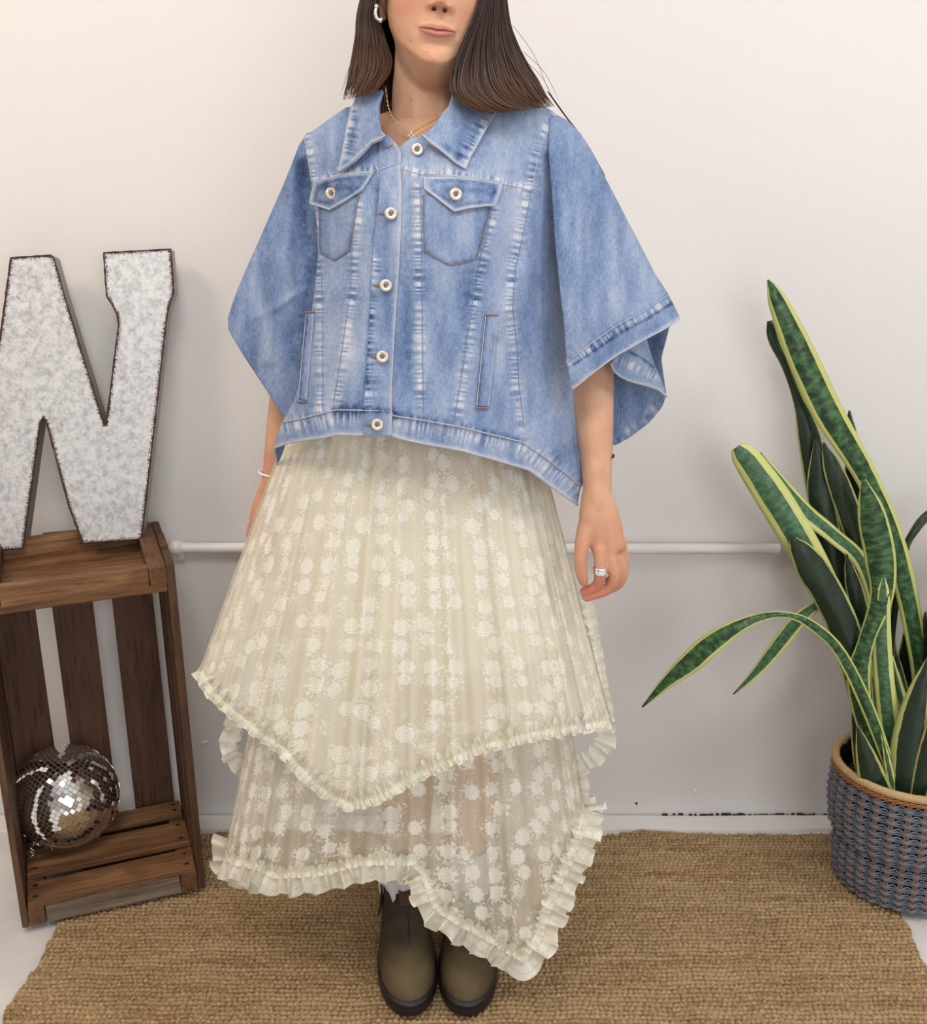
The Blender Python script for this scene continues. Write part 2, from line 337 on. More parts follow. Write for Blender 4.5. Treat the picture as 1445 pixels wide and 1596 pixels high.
# ---------------------------------------------------------------- mirror ball
def ball():
    c = W(103, 1241, 1.945); R = .1; ax = Vector((-.52, -.42, -.74)).normalized()
    M = ax.to_track_quat('Z', 'Y').to_matrix()
    root = empty('mirror_ball', 'silver mirrored disco ball resting inside the wooden crate', 'disco ball', c-Vector((0, 0, R)))
    core = MB(); core.sphere(c, R-.0012, 48); keep(core.build('core', plain('ball_core', srgb(150, 148, 145), .5)), root)
    b = MB(); rows = 35
    for i in range(rows):
        a0, a1 = PI*(.05+.9*i/rows), PI*(.05+.9*(i+1)/rows); am = (a0+a1)/2; n = max(6, int(round(2*PI*R*math.sin(am)/.0092)))
        off = random.random()
        for k in range(n):
            b0, b1 = 2*PI*(k+off+.05)/n, 2*PI*(k+off+.95)/n; am0, am1 = a0+.004, a1-.004
            V = [Vector((math.sin(a)*math.cos(bb), math.sin(a)*math.sin(bb), math.cos(a))) for a, bb in ((am0, b0), (am0, b1), (am1, b1), (am1, b0))]
            nn = sum(V, Vector()).normalized(); jit = Vector([random.gauss(0, .022) for _ in range(3)])
            n2 = (nn+jit).normalized(); ctr = nn*R
            out = [v*R for v in V]; out = [p-n2*((p-ctr).dot(n2)) for p in out]
            b.add([M@(p)+c for p in out]+[M@(p*.985)+c for p in out], [(0, 3, 2, 1), (0, 1, 5, 4), (1, 2, 6, 5), (2, 3, 7, 6), (3, 0, 4, 7)])
    t = NT('mirror', .03, 1.0).base((.93, .93, .93, 1)).m
    keep(b.build('mirror_tiles', t, smooth=False), root)['kind'] = 'stuff'
    chrome = NT('chrome', .15, 1).base((.8, .79, .77, 1)).m
    b = MB(); b.tube([c+ax*(R-.004), c+ax*(R+.002)], [.016, .014], 20); keep(b.build('cap', chrome), root)
    b = MB(); b.tube([c+ax*R, c+ax*(R+.012)], .002, 8)
    p = c+ax*(R+.016); u = Vector((.5, .1, -.9)).normalized(); s = Vector((1, -.3, 0)).normalized()
    b.tube([p+u*(math.cos(a)*.009+.004)+s*math.sin(a)*.005 for a in np.linspace(0, 2*PI, 18, endpoint=False)], .0012, 6, closed=True); keep(b.build('hook', chrome), root)
    p2 = p+u*.018+Vector((0, -.004, 0)); b = MB(); b.tube([p2+Vector((math.cos(a)*.009, math.sin(a)*.006, .002*math.sin(a))) for a in np.linspace(0, 2*PI, 20, endpoint=False)], .0011, 6, closed=True); keep(b.build('ring', chrome), root)
ball()

# ---------------------------------------------------------------- basket and snake plant
PC = Vector((.848, 1.905, .0125))
plant = empty('snake_plant', 'tall yellow-edged snake plant in a grey woven basket on the rug corner', 'plant', PC)
def basket():
    t = NT('grey_wicker', .42, spec=.5); t.base(t.mix(t.noise(t.coord(), 60), srgb(84, 91, 104), srgb(122, 129, 142))); mg = t.m
    mb = plain('brown_stake', srgb(150, 100, 70), .55, amp=.3, scale=200); mt = plain('tan_cane', srgb(196, 164, 118), .5, amp=.2, scale=90); mo = plain('orange_cane', srgb(158, 104, 62), .5, amp=.25, scale=90)
    H = .245; NS = 32
    def rad(z):
        h = z/H; return np.interp(h, [0, .04, .2, .38, .42, .47, .7, .9, 1.0], [.112, .120, .127, .127, .125, .137, .1445, .142, .139])
    bk = empty('basket', None, None); bk.location = (0, 0, 0); bk.parent = plant
    for k in range(NS):
        a = 2*PI*k/NS; b = MB(); ta = Vector((-math.sin(a), math.cos(a), 0)); zs = np.linspace(.002, H-.004, 18)
        for s in (-1, 0, 1):
            b.tube([Vector((math.cos(a)*(rad(z)+.0002), math.sin(a)*(rad(z)+.0002), z))+ta*s*.0032 for z in zs], .0019, 5)
        b.build('stake', mb, bk)
    b = MB(); groups = 15; seg = 6; pitch = (H-.014)/groups
    for r in range(groups*3):
        g, j = divmod(r, 3); j -= 1; z = .009+pitch*g; pts = []
        for k in range(NS*seg):
            a = 2*PI*k/(NS*seg); f = math.cos(2*PI*k/seg); op = .5-.5*f
            zz = z+j*(.0019+.0034*op)+.0008*math.sin(a*5+g); rr = rad(zz)+.0006+.0034*f+(.0012 if j == 0 else 0)
            pts.append((math.cos(a)*rr, math.sin(a)*rr, zz))
        b.tube(pts, .0019, 6, closed=True)
    b.build('woven_strands', mg, bk)['kind'] = 'stuff'
    b = MB(); R0 = rad(H)
    for s in range(7):   # twisted rim
        pts = []; n = 260
        for k in range(n):
            a = 2*PI*k/n; ph = a*26+2*PI*s/7; rr = R0+.0055*math.cos(ph); pts.append((math.cos(a)*rr, math.sin(a)*rr, H+.004+.0055*math.sin(ph)))
        b.tube(pts, .0026, 5, closed=True)
    b.build('rim', mt, bk)
    b = MB()
    for s in range(3):
        pts = []; n = 260
        for k in range(n):
            a = 2*PI*k/n; ph = a*22+2*PI*s/3; rr = R0+.0045+.0018*math.cos(ph); pts.append((math.cos(a)*rr, math.sin(a)*rr, H-.007+.0025*math.sin(ph)))
        b.tube(pts, .0019, 5, closed=True)
    b.build('rim_braid', mo, bk)
    b = MB(); V = []; Fc = []
    for i, (r, z) in enumerate(((.0, .004), (.108, .004), (.1175, .02), (.124, .1), (.131, .13), (.138, .2), (.135, H))):
        for k in range(48): a = 2*PI*k/48; V.append((math.cos(a)*(r-.004 if r else .001), math.sin(a)*(r-.004 if r else .001), z))
    for i in range(6):
        for k in range(48): Fc.append((i*48+k, i*48+(k+1) % 48, i*48+48+(k+1) % 48, i*48+48+k))
    mesh_obj('liner', V, Fc, plain('black_liner', srgb(22, 20, 22), .6), bk)
    V = [(0, 0, H-.05)]; 
    for i in range(1, 13):
        for k in range(48): a = 2*PI*k/48; V.append((math.cos(a)*.0109*i, math.sin(a)*.0109*i, H-.052+.006*noise.noise(Vector((math.cos(a)*i*.6, math.sin(a)*i*.6, 0)))))
    Fc = [(0, 1+k, 1+(k+1) % 48) for k in range(48)]+[(1+i*48+k, 1+(i+1)*48+k, 1+(i+1)*48+(k+1) % 48, 1+i*48+(k+1) % 48) for i in range(11) for k in range(48)]
    mesh_obj('soil', V, Fc, plain('dark_soil', srgb(40, 30, 25), .95, amp=.5, scale=300, bump=.8), plant)
basket()
def leaf_mat(name, mid1, mid2, marg, band=1.0):
    t = NT(name, .34, spec=.45); uv = t.n('ShaderNodeTexCoord').outputs['UV']; s = t.n('ShaderNodeSeparateXYZ', {0: uv}); u, v = s.outputs[0], s.outputs[1]
    bn = t.noise(t.n('ShaderNodeMapping', {0: uv, 3: (2.2, 60, 1)}).outputs[0], 1, 5, .65); ed = t.noise(t.n('ShaderNodeMapping', {0: uv, 3: (4, 14, 1)}).outputs[0], 1, 3)
    d = t.math('ABSOLUTE', t.math('SUBTRACT', u, .5)); d = t.math('ADD', d, t.math('MULTIPLY', t.math('SUBTRACT', ed, .5), .10))
    st = t.noise(t.n('ShaderNodeMapping', {0: uv, 3: (38, 2.0, 1)}).outputs[0], 1, 2)
    col = t.mix(t.map(bn, .42, .62, 0, band), mid1, mid2); mg = t.map(d, .365, .385)
    mcol = t.mix(t.map(st, .58, .66, 0, .7), marg, tuple(a*.6+b*.4 for a, b in zip(marg, mid2)))
    t.base(t.mix(mg, col, mcol)); t.bump(t.noise(t.n('ShaderNodeMapping', {0: uv, 3: (60, 4, 1)}).outputs[0], 1, 2), .12, .001); return t.m
LM = [leaf_mat('leaf_banded', srgb(22, 52, 28), srgb(72, 112, 62), srgb(196, 200, 118)),
      leaf_mat('leaf_dark', srgb(24, 40, 27), srgb(38, 58, 36), srgb(180, 182, 116), .6),
      leaf_mat('leaf_pale', srgb(52, 90, 60), srgb(92, 128, 92), srgb(204, 208, 128), .8)]
def leaf(pts, Y0, Y1, mat=1, marg=.38, face=0.0, tw=0.0, cup=.16, name='leaf', cut=False, bow=0.0):
    """pts: (px,py,width px) from base to tip; Y runs from Y0 (base) to Y1 (tip)"""
    P = crspline([(p[0], p[1], p[2]) for p in pts], 44); d = np.r_[0, np.cumsum(np.hypot(*np.diff(P[:, :2], axis=0).T))]; d /= d[-1]
    Y = Y0+(Y1-Y0)*d+bow*np.sin(PI*d); C3 = [W(P[i, 0], P[i, 1], Y[i]) for i in range(44)]; V = []; UV = []; K = 9
    for i in range(44):
        T_ = (C3[min(i+1, 43)]-C3[max(i-1, 0)]).normalized(); view = (C3[i]-Vector((0, 0, CAMZ))).normalized()
        S = T_.cross(view).normalized(); ang = face+tw*d[i]; S = Matrix.Rotation(ang, 3, T_)@S; N = S.cross(T_)
        depth = C3[i].y*CP-(C3[i].z-CAMZ)*SP; wd = max(P[i, 2], .6)/F*depth/max(.35, abs(math.cos(ang)))
        if cut and i > 40: wd *= (1-.12*(i-40))
        for k in range(K):
            s = k/(K-1)-.5; V.append(C3[i]+S*s*wd+N*(abs(s)*2)**1.6*cup*wd*(1 if cut != 2 else 1)+N*.0006*math.sin(i*.9+k)); UV.append((.5+s*(.38/marg), d[i]*1.0))
    Fc = [(i*K+k, i*K+k+1, i*K+K+k+1, i*K+K+k) for i in range(43) for k in range(K-1)]
    V = [v-PC for v in V]
    o = mesh_obj(name, V, Fc, LM[mat], plant, uv=UV); m = o.modifiers.new('thick', 'SOLIDIFY'); m.thickness = .0022; m.offset = 0; return o
leaf([(1437, 1230, 20), (1438, 1080, 26), (1425, 980, 30), (1395, 850, 34), (1352, 745, 34), (1290, 640, 46), (1248, 550, 44), (1215, 475, 30), (1203, 447, 14), (1197, 436, 2)], 1.93, 1.99, 0, .335, .12)
leaf([(1370, 1200, 20), (1350, 1020, 30), (1315, 900, 38), (1285, 790, 42), (1262, 680, 34), (1243, 620, 14), (1222, 565, 12), (1206, 530, 16), (1200, 500, 13)], 1.97, 2.04, 1, .44, .2, cut=True)
leaf([(1390, 1220, 22), (1350, 1060, 34), (1300, 950, 44), (1258, 865, 50), (1210, 785, 52), (1170, 725, 44), (1148, 697, 30)], 1.90, 1.96, 2, .29, -.1, cut=True)
leaf([(1392, 1200, 16), (1374, 1040, 18), (1362, 930, 20), (1340, 870, 22), (1300, 833, 24), (1255, 795, 26), (1215, 748, 20), (1185, 706, 4)], 1.92, 1.97, 2, .27, .5)
leaf([(1372, 1200, 24), (1345, 1050, 34), (1312, 930, 42), (1290, 840, 42), (1276, 755, 34), (1272, 684, 3)], 1.95, 2.0, 1, .45)
leaf([(1385, 1180, 24), (1368, 1000, 32), (1348, 880, 34), (1320, 790, 36), (1298, 730, 28), (1284, 690, 3)], 1.93, 1.985, 1, .42)
leaf([(1400, 1180, 24), (1380, 1000, 30), (1355, 860, 34), (1338, 760, 34), (1328, 690, 22), (1324, 640, 3)], 1.98, 2.05, 1, .45)
leaf([(1385, 1235, 22), (1352, 1140, 26), (1338, 1060, 34), (1350, 1000, 24), (1374, 930, 34), (1372, 870, 46), (1358, 800, 40), (1346, 747, 6)], 1.86, 1.90, 0, .42, 0)
leaf([(1380, 1220, 26), (1345, 1100, 34), (1326, 1010, 46), (1298, 940, 48), (1262, 880, 46), (1236, 840, 16)], 1.88, 1.92, 1, .44, cut=True)
leaf([(1380, 1180, 14), (1355, 1010, 20), (1335, 930, 26), (1325, 890, 16), (1320, 864, 2)], 1.92, 1.94, 1, .42)
leaf([(1402, 1252, 12), (1378, 1170, 18), (1345, 1085, 20), (1305, 1010, 17), (1262, 972, 14), (1225, 958, 9), (1190, 961, 13), (1150, 976, 22), (1110, 1002, 34), (1075, 1032, 34), (1035, 1067, 18), (1001, 1102, 2)], 1.84, 1.86, 0, .36, .15)
leaf([(1380, 1200, 14), (1360, 1060, 20), (1350, 985, 22), (1330, 947, 26), (1305, 936, 18), (1280, 940, 14), (1248, 962, 22), (1215, 1002, 24), (1178, 1048, 14), (1143, 1082, 2)], 1.95, 1.97, 2, .32, .3)
leaf([(1360, 1080, 6), (1330, 1025, 8), (1308, 990, 7), (1290, 962, 3)], 1.99, 2.0, 1, .25)
leaf([(1412, 1268, 40), (1414, 1220, 54), (1420, 1150, 54), (1432, 1085, 36), (1447, 1025, 3)], 1.81, 1.85, 1, .33)
leaf([(1402, 1255, 16), (1388, 1150, 30), (1378, 1060, 30), (1374, 990, 28), (1376, 930, 20), (1378, 900, 4)], 1.87, 1.885, 2, .28)
leaf([(1425, 1200, 12), (1412, 1120, 17), (1398, 1065, 15), (1385, 1008, 3)], 1.90, 1.93, 2, .22)
leaf([(1420, 1200, 30), (1424, 1100, 44), (1420, 1040, 44), (1414, 985, 10)], 1.97, 2.0, 1, .42)
leaf([(1380, 1258, 44), (1364, 1225, 44), (1350, 1180, 30), (1337, 1133, 4)], 1.82, 1.84, 1, .40)
leaf([(1385, 1180, 8), (1390, 1000, 10), (1400, 920, 10), (1408, 872, 9), (1420, 836, 12), (1450, 800, 14), (1500, 775, 4)], 1.98, 2.02, 1, .42)
leaf([(1440, 1200, 14), (1438, 1060, 20), (1440, 1000, 16), (1443, 953, 2)], 1.93, 1.95, 1, .45)
leaf([(1368, 1250, 30), (1350, 1190, 36), (1344, 1100, 34), (1342, 1020, 24), (1340, 985, 6)], 1.88, 1.90, 1, .45)
leaf([(1398, 1258, 10), (1386, 1200, 11), (1374, 1140, 2)], 1.83, 1.83, 2, .25)
leaf([(1425, 1268, 18), (1442, 1195, 30), (1462, 1120, 26), (1480, 1060, 3)], 1.80, 1.82, 1, .40)
leaf([(1410, 1240, 34), (1405, 1150, 36), (1400, 1080, 30), (1398, 1020, 4)], 1.93, 1.94, 1, .45)
leaf([(1372, 1235, 30), (1366, 1150, 36), (1364, 1070, 30), (1362, 1000, 4)], 1.92, 1.93, 1, .45)
for i in range(7):
    x = 1455+i*16; leaf([(x, 1250, 24), (x+10+i*5, 1100, 40), (x+18+i*12, 960, 40), (x+30+i*22, 780+i*20, 3)], 1.86+.02*(i % 3), 1.93, i % 3, .38, .3*(i % 3))
# ---------------------------------------------------------------- person
BX, BY = -.045, 1.68
person = empty('person', 'woman with long brown hair in light denim cape jacket and cream lace skirt', 'person', (BX, BY, .01))
def kp(o): return keep(o, person)
# -- skin
def skin_mat():
    t = NT('skin', .5, spec=.4); co = t.coord(); n = t.noise(co, 26, 4); c = t.mix(t.map(n, .35, .7), srgb(200, 152, 122), srgb(214, 168, 138))
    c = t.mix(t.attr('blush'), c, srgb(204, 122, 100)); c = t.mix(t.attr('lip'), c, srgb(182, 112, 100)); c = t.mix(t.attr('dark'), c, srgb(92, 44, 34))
    t.base(c); t.p.inputs['Subsurface Weight'].default_value = .15; t.p.inputs['Subsurface Radius'].default_value = (.01, .004, .002); t.p.inputs['Subsurface Scale'].default_value = .6
    t.bump(t.noise(co, 500, 2), .08, .0006); return t.m
M_SKIN = skin_mat()
def limb(b, pts, rads, n=16, sq=None):
    P = crspline([tuple(p)+(r,) for p, r in zip(pts, rads)], len(pts)*7)
    b.tube([p[:3] for p in P], [p[3] for p in P], n, squash=sq); b.sphere(P[0][:3], P[0][3]*.99, n); b.sphere(P[-1][:3], P[-1][3]*.99, n)
HC = Vector((-.044, 1.655, 1.452))      # chin level on the head's axis
HROT = Matrix.Rotation(math.radians(6.5), 3, 'Y')@Matrix.Rotation(math.radians(3), 3, 'Z')
def sm(x, a, b): t = np.clip((x-a)/(b-a), 0, 1); return t*t*(3-2*t)
def head():
    nt, nz = 420, 340
    u = np.linspace(-1, 1, nt, endpoint=False); th = PI*(.55*u+.45*u**3)         # 0 = facing front, finer there
    zz = np.r_[np.linspace(-.13, -.03, 60, endpoint=False), np.linspace(-.03, .11, 220, endpoint=False), np.linspace(.11, .228, 60)]
    TH, Z = np.meshgrid(th, zz); at = np.abs(TH)
    G = lambda x, m, s: np.exp(-((x-m)/s)**2)
    # head section
    zk = [-.03, .0, .012, .03, .05, .075, .11, .15, .185, .21, .224, .228]
    F_ = np.interp(Z, zk, [.070, .078, .082, .083, .086, .089, .093, .096, .088, .062, .03, .002]); B_ = np.interp(Z, zk, [.05, .055, .06, .066, .074, .086, .097, .103, .095, .07, .035, .002])
    Wd = np.interp(Z, zk, [.036, .040, .0455, .0545, .0625, .0695, .0735, .0745, .068, .05, .026, .002])
    s, c = np.sin(TH), np.cos(TH); D = np.where(c > 0, F_, B_)
    hx = Wd*np.sign(s)*np.abs(s)**.92; hy = -D*np.sign(c)*np.abs(c)**(.95)
    # neck section
    nw = np.interp(Z, [-.13, -.09, -.05, 0, .05], [.085, .060, .053, .052, .054]); nf = np.interp(Z, [-.13, -.09, -.05, 0, .05], [.040, .036, .036, .034, .03]); nb = np.interp(Z, [-.13, -.05, 0, .05], [.08, .070, .068, .07])
    nx = nw*s; ny = np.where(c > 0, -nf*c, -nb*c)+.012
    zj = -.004+.010*sm(at, .12, .6)+.040*sm(at, .4, 1.75)+.05*sm(at, 1.9, 2.8)
    m = sm(Z-zj, -.022, .014)
    X = nx*(1-m)+hx*m; Y = ny*(1-m)+hy*m
    # neck tendons and throat
    X0 = X.copy(); front = (c > 0)
    Y += np.where(front, -.004*G(X, .022+.10*(-Z-.03).clip(0)*-1+.0, .008)*G(Z, -.07, .04)-.004*G(X, -.022, .008)*G(Z, -.07, .04)+.003*G(X, 0, .01)*G(Z, -.115, .02), 0)
    f = np.where(front, 1, 0)*m
    d = np.zeros_like(X)
    d += .006*G(X, 0, .019)*G(Z, .012, .013)                                   # chin
    d -= .0045*G(X, 0, .02)*G(Z, .030, .0065)                                  # below the lower lip
    lipw = np.clip(1-(X/.0245)**2, 0, 1)**.5; cup = .0016*G(X, .0055, .004)+.0016*G(X, -.0055, .004)
    zm = .0475+.0012*np.cos(X/.0245*PI)*-.3+.0018*(X/.0245)**2*0
    zm = .0475-.0008*G(X, 0, .006)+.0004*(np.abs(X)/.024)
    up = zm+(.0062*lipw+cup*.6); lo = zm-.0088*lipw
    d += .0040*lipw*G(Z, (zm+up)/2, .0042)+.0060*lipw*G(Z, (zm+lo)/2-.0005, .0050)
    d -= .0034*G(Z, zm, .0010)*np.clip(1-(X/.026)**4, 0, 1)
    d -= .0015*(G(X, .0275, .004)+G(X, -.0275, .004))*G(Z, .047, .005)
    d += .004*G(X, 0, .035)*G(Z, .05, .025)
    d -= .0016*G(X, 0, .0035)*G(Z, .060, .007)
    # nose
    nh = np.interp(Z, [.066, .0705, .073, .079, .086, .10, .118, .13], [0, .003, .013, .0215, .021, .0135, .006, 0])
    nwid = np.interp(Z, [.066, .074, .086, .12], [.012, .0095, .0082, .0065]); d += nh*G(X, 0, nwid)
    d += .0085*(G(X, .0135, .0045)+G(X, -.0135, .0045))*G(Z, .0765, .0055)
    d -= .012*(G(X, .0068, .0030)+G(X, -.0068, .0030))*G(Z, .0722, .0022)
    d -= .0015*(G(X, .021, .004)+G(X, -.021, .004))*G(Z, .067, .012)
    # eyes, brows, cheeks
    d -= .009*(G(X, .031, .016)+G(X, -.031, .016))*G(Z, .115, .011); d += .005*(G(X, .03, .02)+G(X, -.03, .02))*G(Z, .133, .008); d += .004*(G(X, .045, .018)+G(X, -.045, .018))*G(Z, .085, .018)
    d += .0065*(G(X, .031, .011)+G(X, -.031, .011))*G(Z, .115, .0075)
    Y -= d*f
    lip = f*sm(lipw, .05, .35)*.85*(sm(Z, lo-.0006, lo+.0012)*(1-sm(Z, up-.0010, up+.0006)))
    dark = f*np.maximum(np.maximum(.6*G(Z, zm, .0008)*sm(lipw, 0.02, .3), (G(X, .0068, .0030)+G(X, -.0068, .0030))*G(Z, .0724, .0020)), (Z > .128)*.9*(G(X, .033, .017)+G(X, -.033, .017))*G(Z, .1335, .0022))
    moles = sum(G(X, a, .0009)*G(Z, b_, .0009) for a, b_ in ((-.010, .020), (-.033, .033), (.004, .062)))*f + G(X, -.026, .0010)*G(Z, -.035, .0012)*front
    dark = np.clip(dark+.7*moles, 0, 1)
    blush = .35*f*(G(X, .04, .02)+G(X, -.04, .02))*G(Z, .075, .02)+.25*f*G(X, 0, .012)*G(Z, .078, .01)+.15*f*G(Z, .012, .012)*G(X, 0, .02)
    P = np.stack([X, Y, Z], -1); R = np.array(HROT); wgt = sm(Z, -.09, -.005)[..., None]
    P = (P@R.T)*wgt+P*(1-wgt)
    P += np.array(HC)
    i = np.arange(nt*nz).reshape(nz, nt); r = lambda a: np.roll(a, -1, 1)
    fc = np.stack([i[:-1], r(i)[:-1], r(i)[1:], i[1:]], -1).reshape(-1, 4)
    return P.reshape(-1, 3), fc, lip.ravel(), dark.ravel(), blush.ravel()
def remeshed(b, vox, it=3):
    me = bpy.data.meshes.new('tmp'); me.from_pydata(b.v, [], b.f); o = bpy.data.objects.new('tmp', me); C.objects.link(o)
    m = o.modifiers.new('r', 'REMESH'); m.mode = 'VOXEL'; m.voxel_size = vox; s = o.modifiers.new('s', 'SMOOTH'); s.iterations = it; s.factor = .5
    dg = bpy.context.evaluated_depsgraph_get(); dg.update(); e = o.evaluated_get(dg); m2 = e.to_mesh()
    V = np.zeros(len(m2.vertices)*3, np.float32); m2.vertices.foreach_get('co', V)
    Fc = [tuple(p.vertices) for p in m2.polygons]; e.to_mesh_clear(); bpy.data.objects.remove(o); bpy.data.meshes.remove(me)
    return V.reshape(-1, 3), Fc
def body():
    b = MB(); X = BX
    # torso, pelvis, legs
    limb(b, [(X, 1.70, .90), (X, 1.69, 1.0), (X, 1.69, 1.12), (X, 1.68, 1.24), (X, 1.68, 1.32)], [.125, .108, .112, .120, .095], 24, .72)
    limb(b, [(X-.12, 1.70, 1.335), (X-.05, 1.69, 1.355), (X+.05, 1.69, 1.355), (X+.12, 1.70, 1.335)], [.048, .055, .055, .048])
    limb(b, [(X-.02, 1.70, .90), (X+.02, 1.70, .90)], [.125, .125], 20)
    for s, ax in ((-1, -.098), (1, .008)):
        limb(b, [(X+s*.07, 1.70, .86), (X+s*.065, 1.69, .68), ((ax+X+s*.06)/2, 1.685, .47), (ax, 1.71, .34), (ax, 1.715, .20), (ax, 1.715, .10)], [.088, .072, .050, .050, .036, .034], 20)
        limb(b, [(ax, 1.70, .06), (ax, 1.62, .045)], [.035, .03], 12)
    # arms
    sl, el, wl = (X+.15, 1.70, 1.33), tuple(W(922, 540, 1.70)), tuple(W(931, 762, 1.604))
    limb(b, [sl, ((sl[0]+el[0])/2+.005, 1.71, (sl[2]+el[2])/2), el], [.045, .041, .037])
    fm = W(925, 640, 1.655)
    sr, er, wr = (X-.125, 1.73, 1.31), tuple(W(458, 590, 1.73)), tuple(W(430, 745, 1.73))
    limb(b, [sr, ((sr[0]+er[0])/2+.012, 1.745, (sr[2]+er[2])/2), er], [.045, .041, .036])
    limb(b, [er, tuple(W(447, 660, 1.73)), wr], [.036, .033, .023], 18, .85)
    limb(b, [wr, tuple(W(418, 790, 1.735)), tuple(W(412, 830, 1.74))], [.023, .030, .030], 16, .6)
    for k, (dx, dz) in enumerate(((-8, 0), (2, 6), (12, 6), (22, 0))):
        limb(b, [tuple(W(406+dx, 830, 1.735+.006*k)), tuple(W(406+dx, 865+dz, 1.73+.006*k)), tuple(W(412+dx, 890+dz, 1.725+.006*k))], [.0095, .0085, .0075], 10)
    limb(b, [tuple(W(410, 790, 1.715)), tuple(W(404, 830, 1.70)), tuple(W(410, 855, 1.695))], [.012, .010, .008], 10)
    V1, F1 = remeshed(b, .0042, 4)
    # left hand, finer
    h = MB(); p = lambda x, y, Y: tuple(W(x, y, Y))
    limb(h, [el, tuple(W(922, 590, 1.68)), tuple(fm), tuple(W(929, 705, 1.626)), p(930.5, 750, 1.608), p(932, 785, 1.600), p(934, 812, 1.599)], [.037, .0375, .0335, .0275, .0240, .0222, .0165], 20, .85)
    h.sphere(W(935, 815, 1.600), .024, 16, (1.05, .62, 1.5))
    for a, c_, r in (((923, 772), (919, 828), .016), ((930, 770), (934, 852), .0165), ((936, 770), (951, 856), .0165), ((941, 774), (963, 850), .014)):
        limb(h, [p(a[0], a[1], 1.600), p((a[0]+c_[0])/2, (a[1]+c_[1])/2, 1.594), p(c_[0], c_[1], 1.590)], [r, r*1.05, r*.85], 14)
    limb(h, [p(920, 800, 1.598), p(925, 835, 1.594)], [.017, .013], 14)
    # fingers: from the knuckles down, then curled to the left
    for i, (k0, k1, k2, k3, Y0, Y1) in enumerate((((934, 856), (936, 893), (930, 913), (910, 922), 1.583, 1.590), ((950, 859), (958, 900), (946, 919), (914, 931), 1.588, 1.592),
                                                 ((963, 855), (970, 893), (960, 913), (930, 922), 1.598, 1.602), ((968, 845), (974, 875), (968, 893), (948, 905), 1.609, 1.613))):
        limb(h, [p(*k0, Y0), p((k0[0]+k1[0])/2, (k0[1]+k1[1])/2, Y0-.004), p(*k1, Y0-.002), p(*k2, Y1), p(*k3, Y1+.004)], [.0105, .0094, .0093, .0084, .0072] if i < 3 else [.009, .008, .0078, .0072, .0062], 12)
    limb(h, [p(918, 812, 1.594), p(909, 842, 1.584), p(905, 868, 1.578), p(906, 890, 1.578), p(910, 908, 1.580)], [.0155, .0125, .0100, .0095, .0070], 14)
    V2, F2 = remeshed(h, .0017, 12)
    P, fc, lip, dark, bl = head()
    n1, n2 = len(V1), len(V2); V = np.vstack([V1, V2, P]); Fc = F1+[tuple(i+n1 for i in q) for q in F2]+[tuple(int(i)+n1+n2 for i in q) for q in fc]
    L = np.r_[np.zeros(n1+n2), lip]; D = np.r_[np.zeros(n1+n2), dark]
    tip = np.array([p(918, 915, 1.59)]); dd = np.linalg.norm(V2-tip, axis=1); bl2 = .75*np.exp(-(dd/.035)**2)+.18
    mid = np.array([p(905, 850, 1.58)]); bl2 = np.maximum(bl2, .5*np.exp(-(np.linalg.norm(V2-mid, axis=1)/.02)**2))
    fade = np.clip((1.0-0)*(W(930, 770, 1.6).z-V2[:, 2])/.05, 0, 1); bl2 *= fade
    bl1 = np.where(V1[:, 2] < W(430, 700, 1.73).z, .35, .0)*(V1[:, 0]-BX < -.14)
    return kp(mesh_obj('body', V, Fc, M_SKIN, attrs={'lip': L, 'dark': D, 'blush': np.r_[bl1, bl2, bl]}))
body()
# ears, eyes
def hp(x, y, z): return Vector(HC)+HROT@Vector((x, y, z))
for s in (-1, 1):
    k = s if s < 0 else .88; b = MB(); e = [hp(k*.073, .012, .066), hp(k*.078, .004, .075), hp(k*.083, .004, .095), hp(k*.085, .014, .115), hp(k*.082, .026, .118), hp(k*.078, .03, .10), hp(k*.074, .022, .082)]
    b.tube(crspline(e, 24), .0055, 8); b.sphere(hp(s*.074, .014, .088), .012, 12, (.5, 1, 1.6)); kp(b.build('ear', M_SKIN))
    b = MB(); b.sphere(hp(s*.031, -.0705, .115), .0122, 20); e = kp(b.build('eye', plain('eye_white', srgb(232, 228, 224), .2, amp=.02)))
    b = MB(); b.sphere(hp(s*.031, -.0822, .115), .0045, 14, (1, .35, 1)); q = b.build('iris', plain('brown_iris', srgb(70, 45, 30), .15, amp=.1), e)
# -- jewellery
M_SILVER = NT('silver', .18, 1).base((.85, .85, .86, 1)).m; M_GOLD = NT('gold', .2, 1).base((.86, .68, .38, 1)).m
ep = W(588, 20, 1.612); b = MB()
b.tube([ep+Vector((math.cos(a)*.0052+.003, 0, math.sin(a)*.0085)) for a in np.linspace(.5*PI, 1.75*PI, 16)], list(.0009+.0016*np.sin(np.linspace(0.1, PI-.3, 16))), 8); b.sphere(ep+Vector((-.0005, 0, .008)), .0032, 8)
kp(b.build('earring', M_SILVER))
b = MB(); b.sphere(ep+Vector((.004, .001, -.010)), .0028, 8); kp(b.build('earring', M_GOLD))
def chain(px, Y, name, mat, r=.0007):
    P = crspline([(a, c_, y) for (a, c_), y in zip(px, Y)], 60); b = MB()
    for i in range(59):
        a, c_ = W(*P[i]), W(*P[i+1]); b.tube([a, a.lerp(c_, .8)], r*(1.35 if i % 2 else .8), 6)
    return kp(b.build(name, mat))
chain([(601, 135), (605, 165), (612, 183), (626, 198), (640, 208), (652, 200), (672, 189), (692, 176), (712, 160)], [1.635, 1.612, 1.604, 1.597, 1.592, 1.597, 1.602, 1.612, 1.63], 'necklace', M_GOLD, .0009)
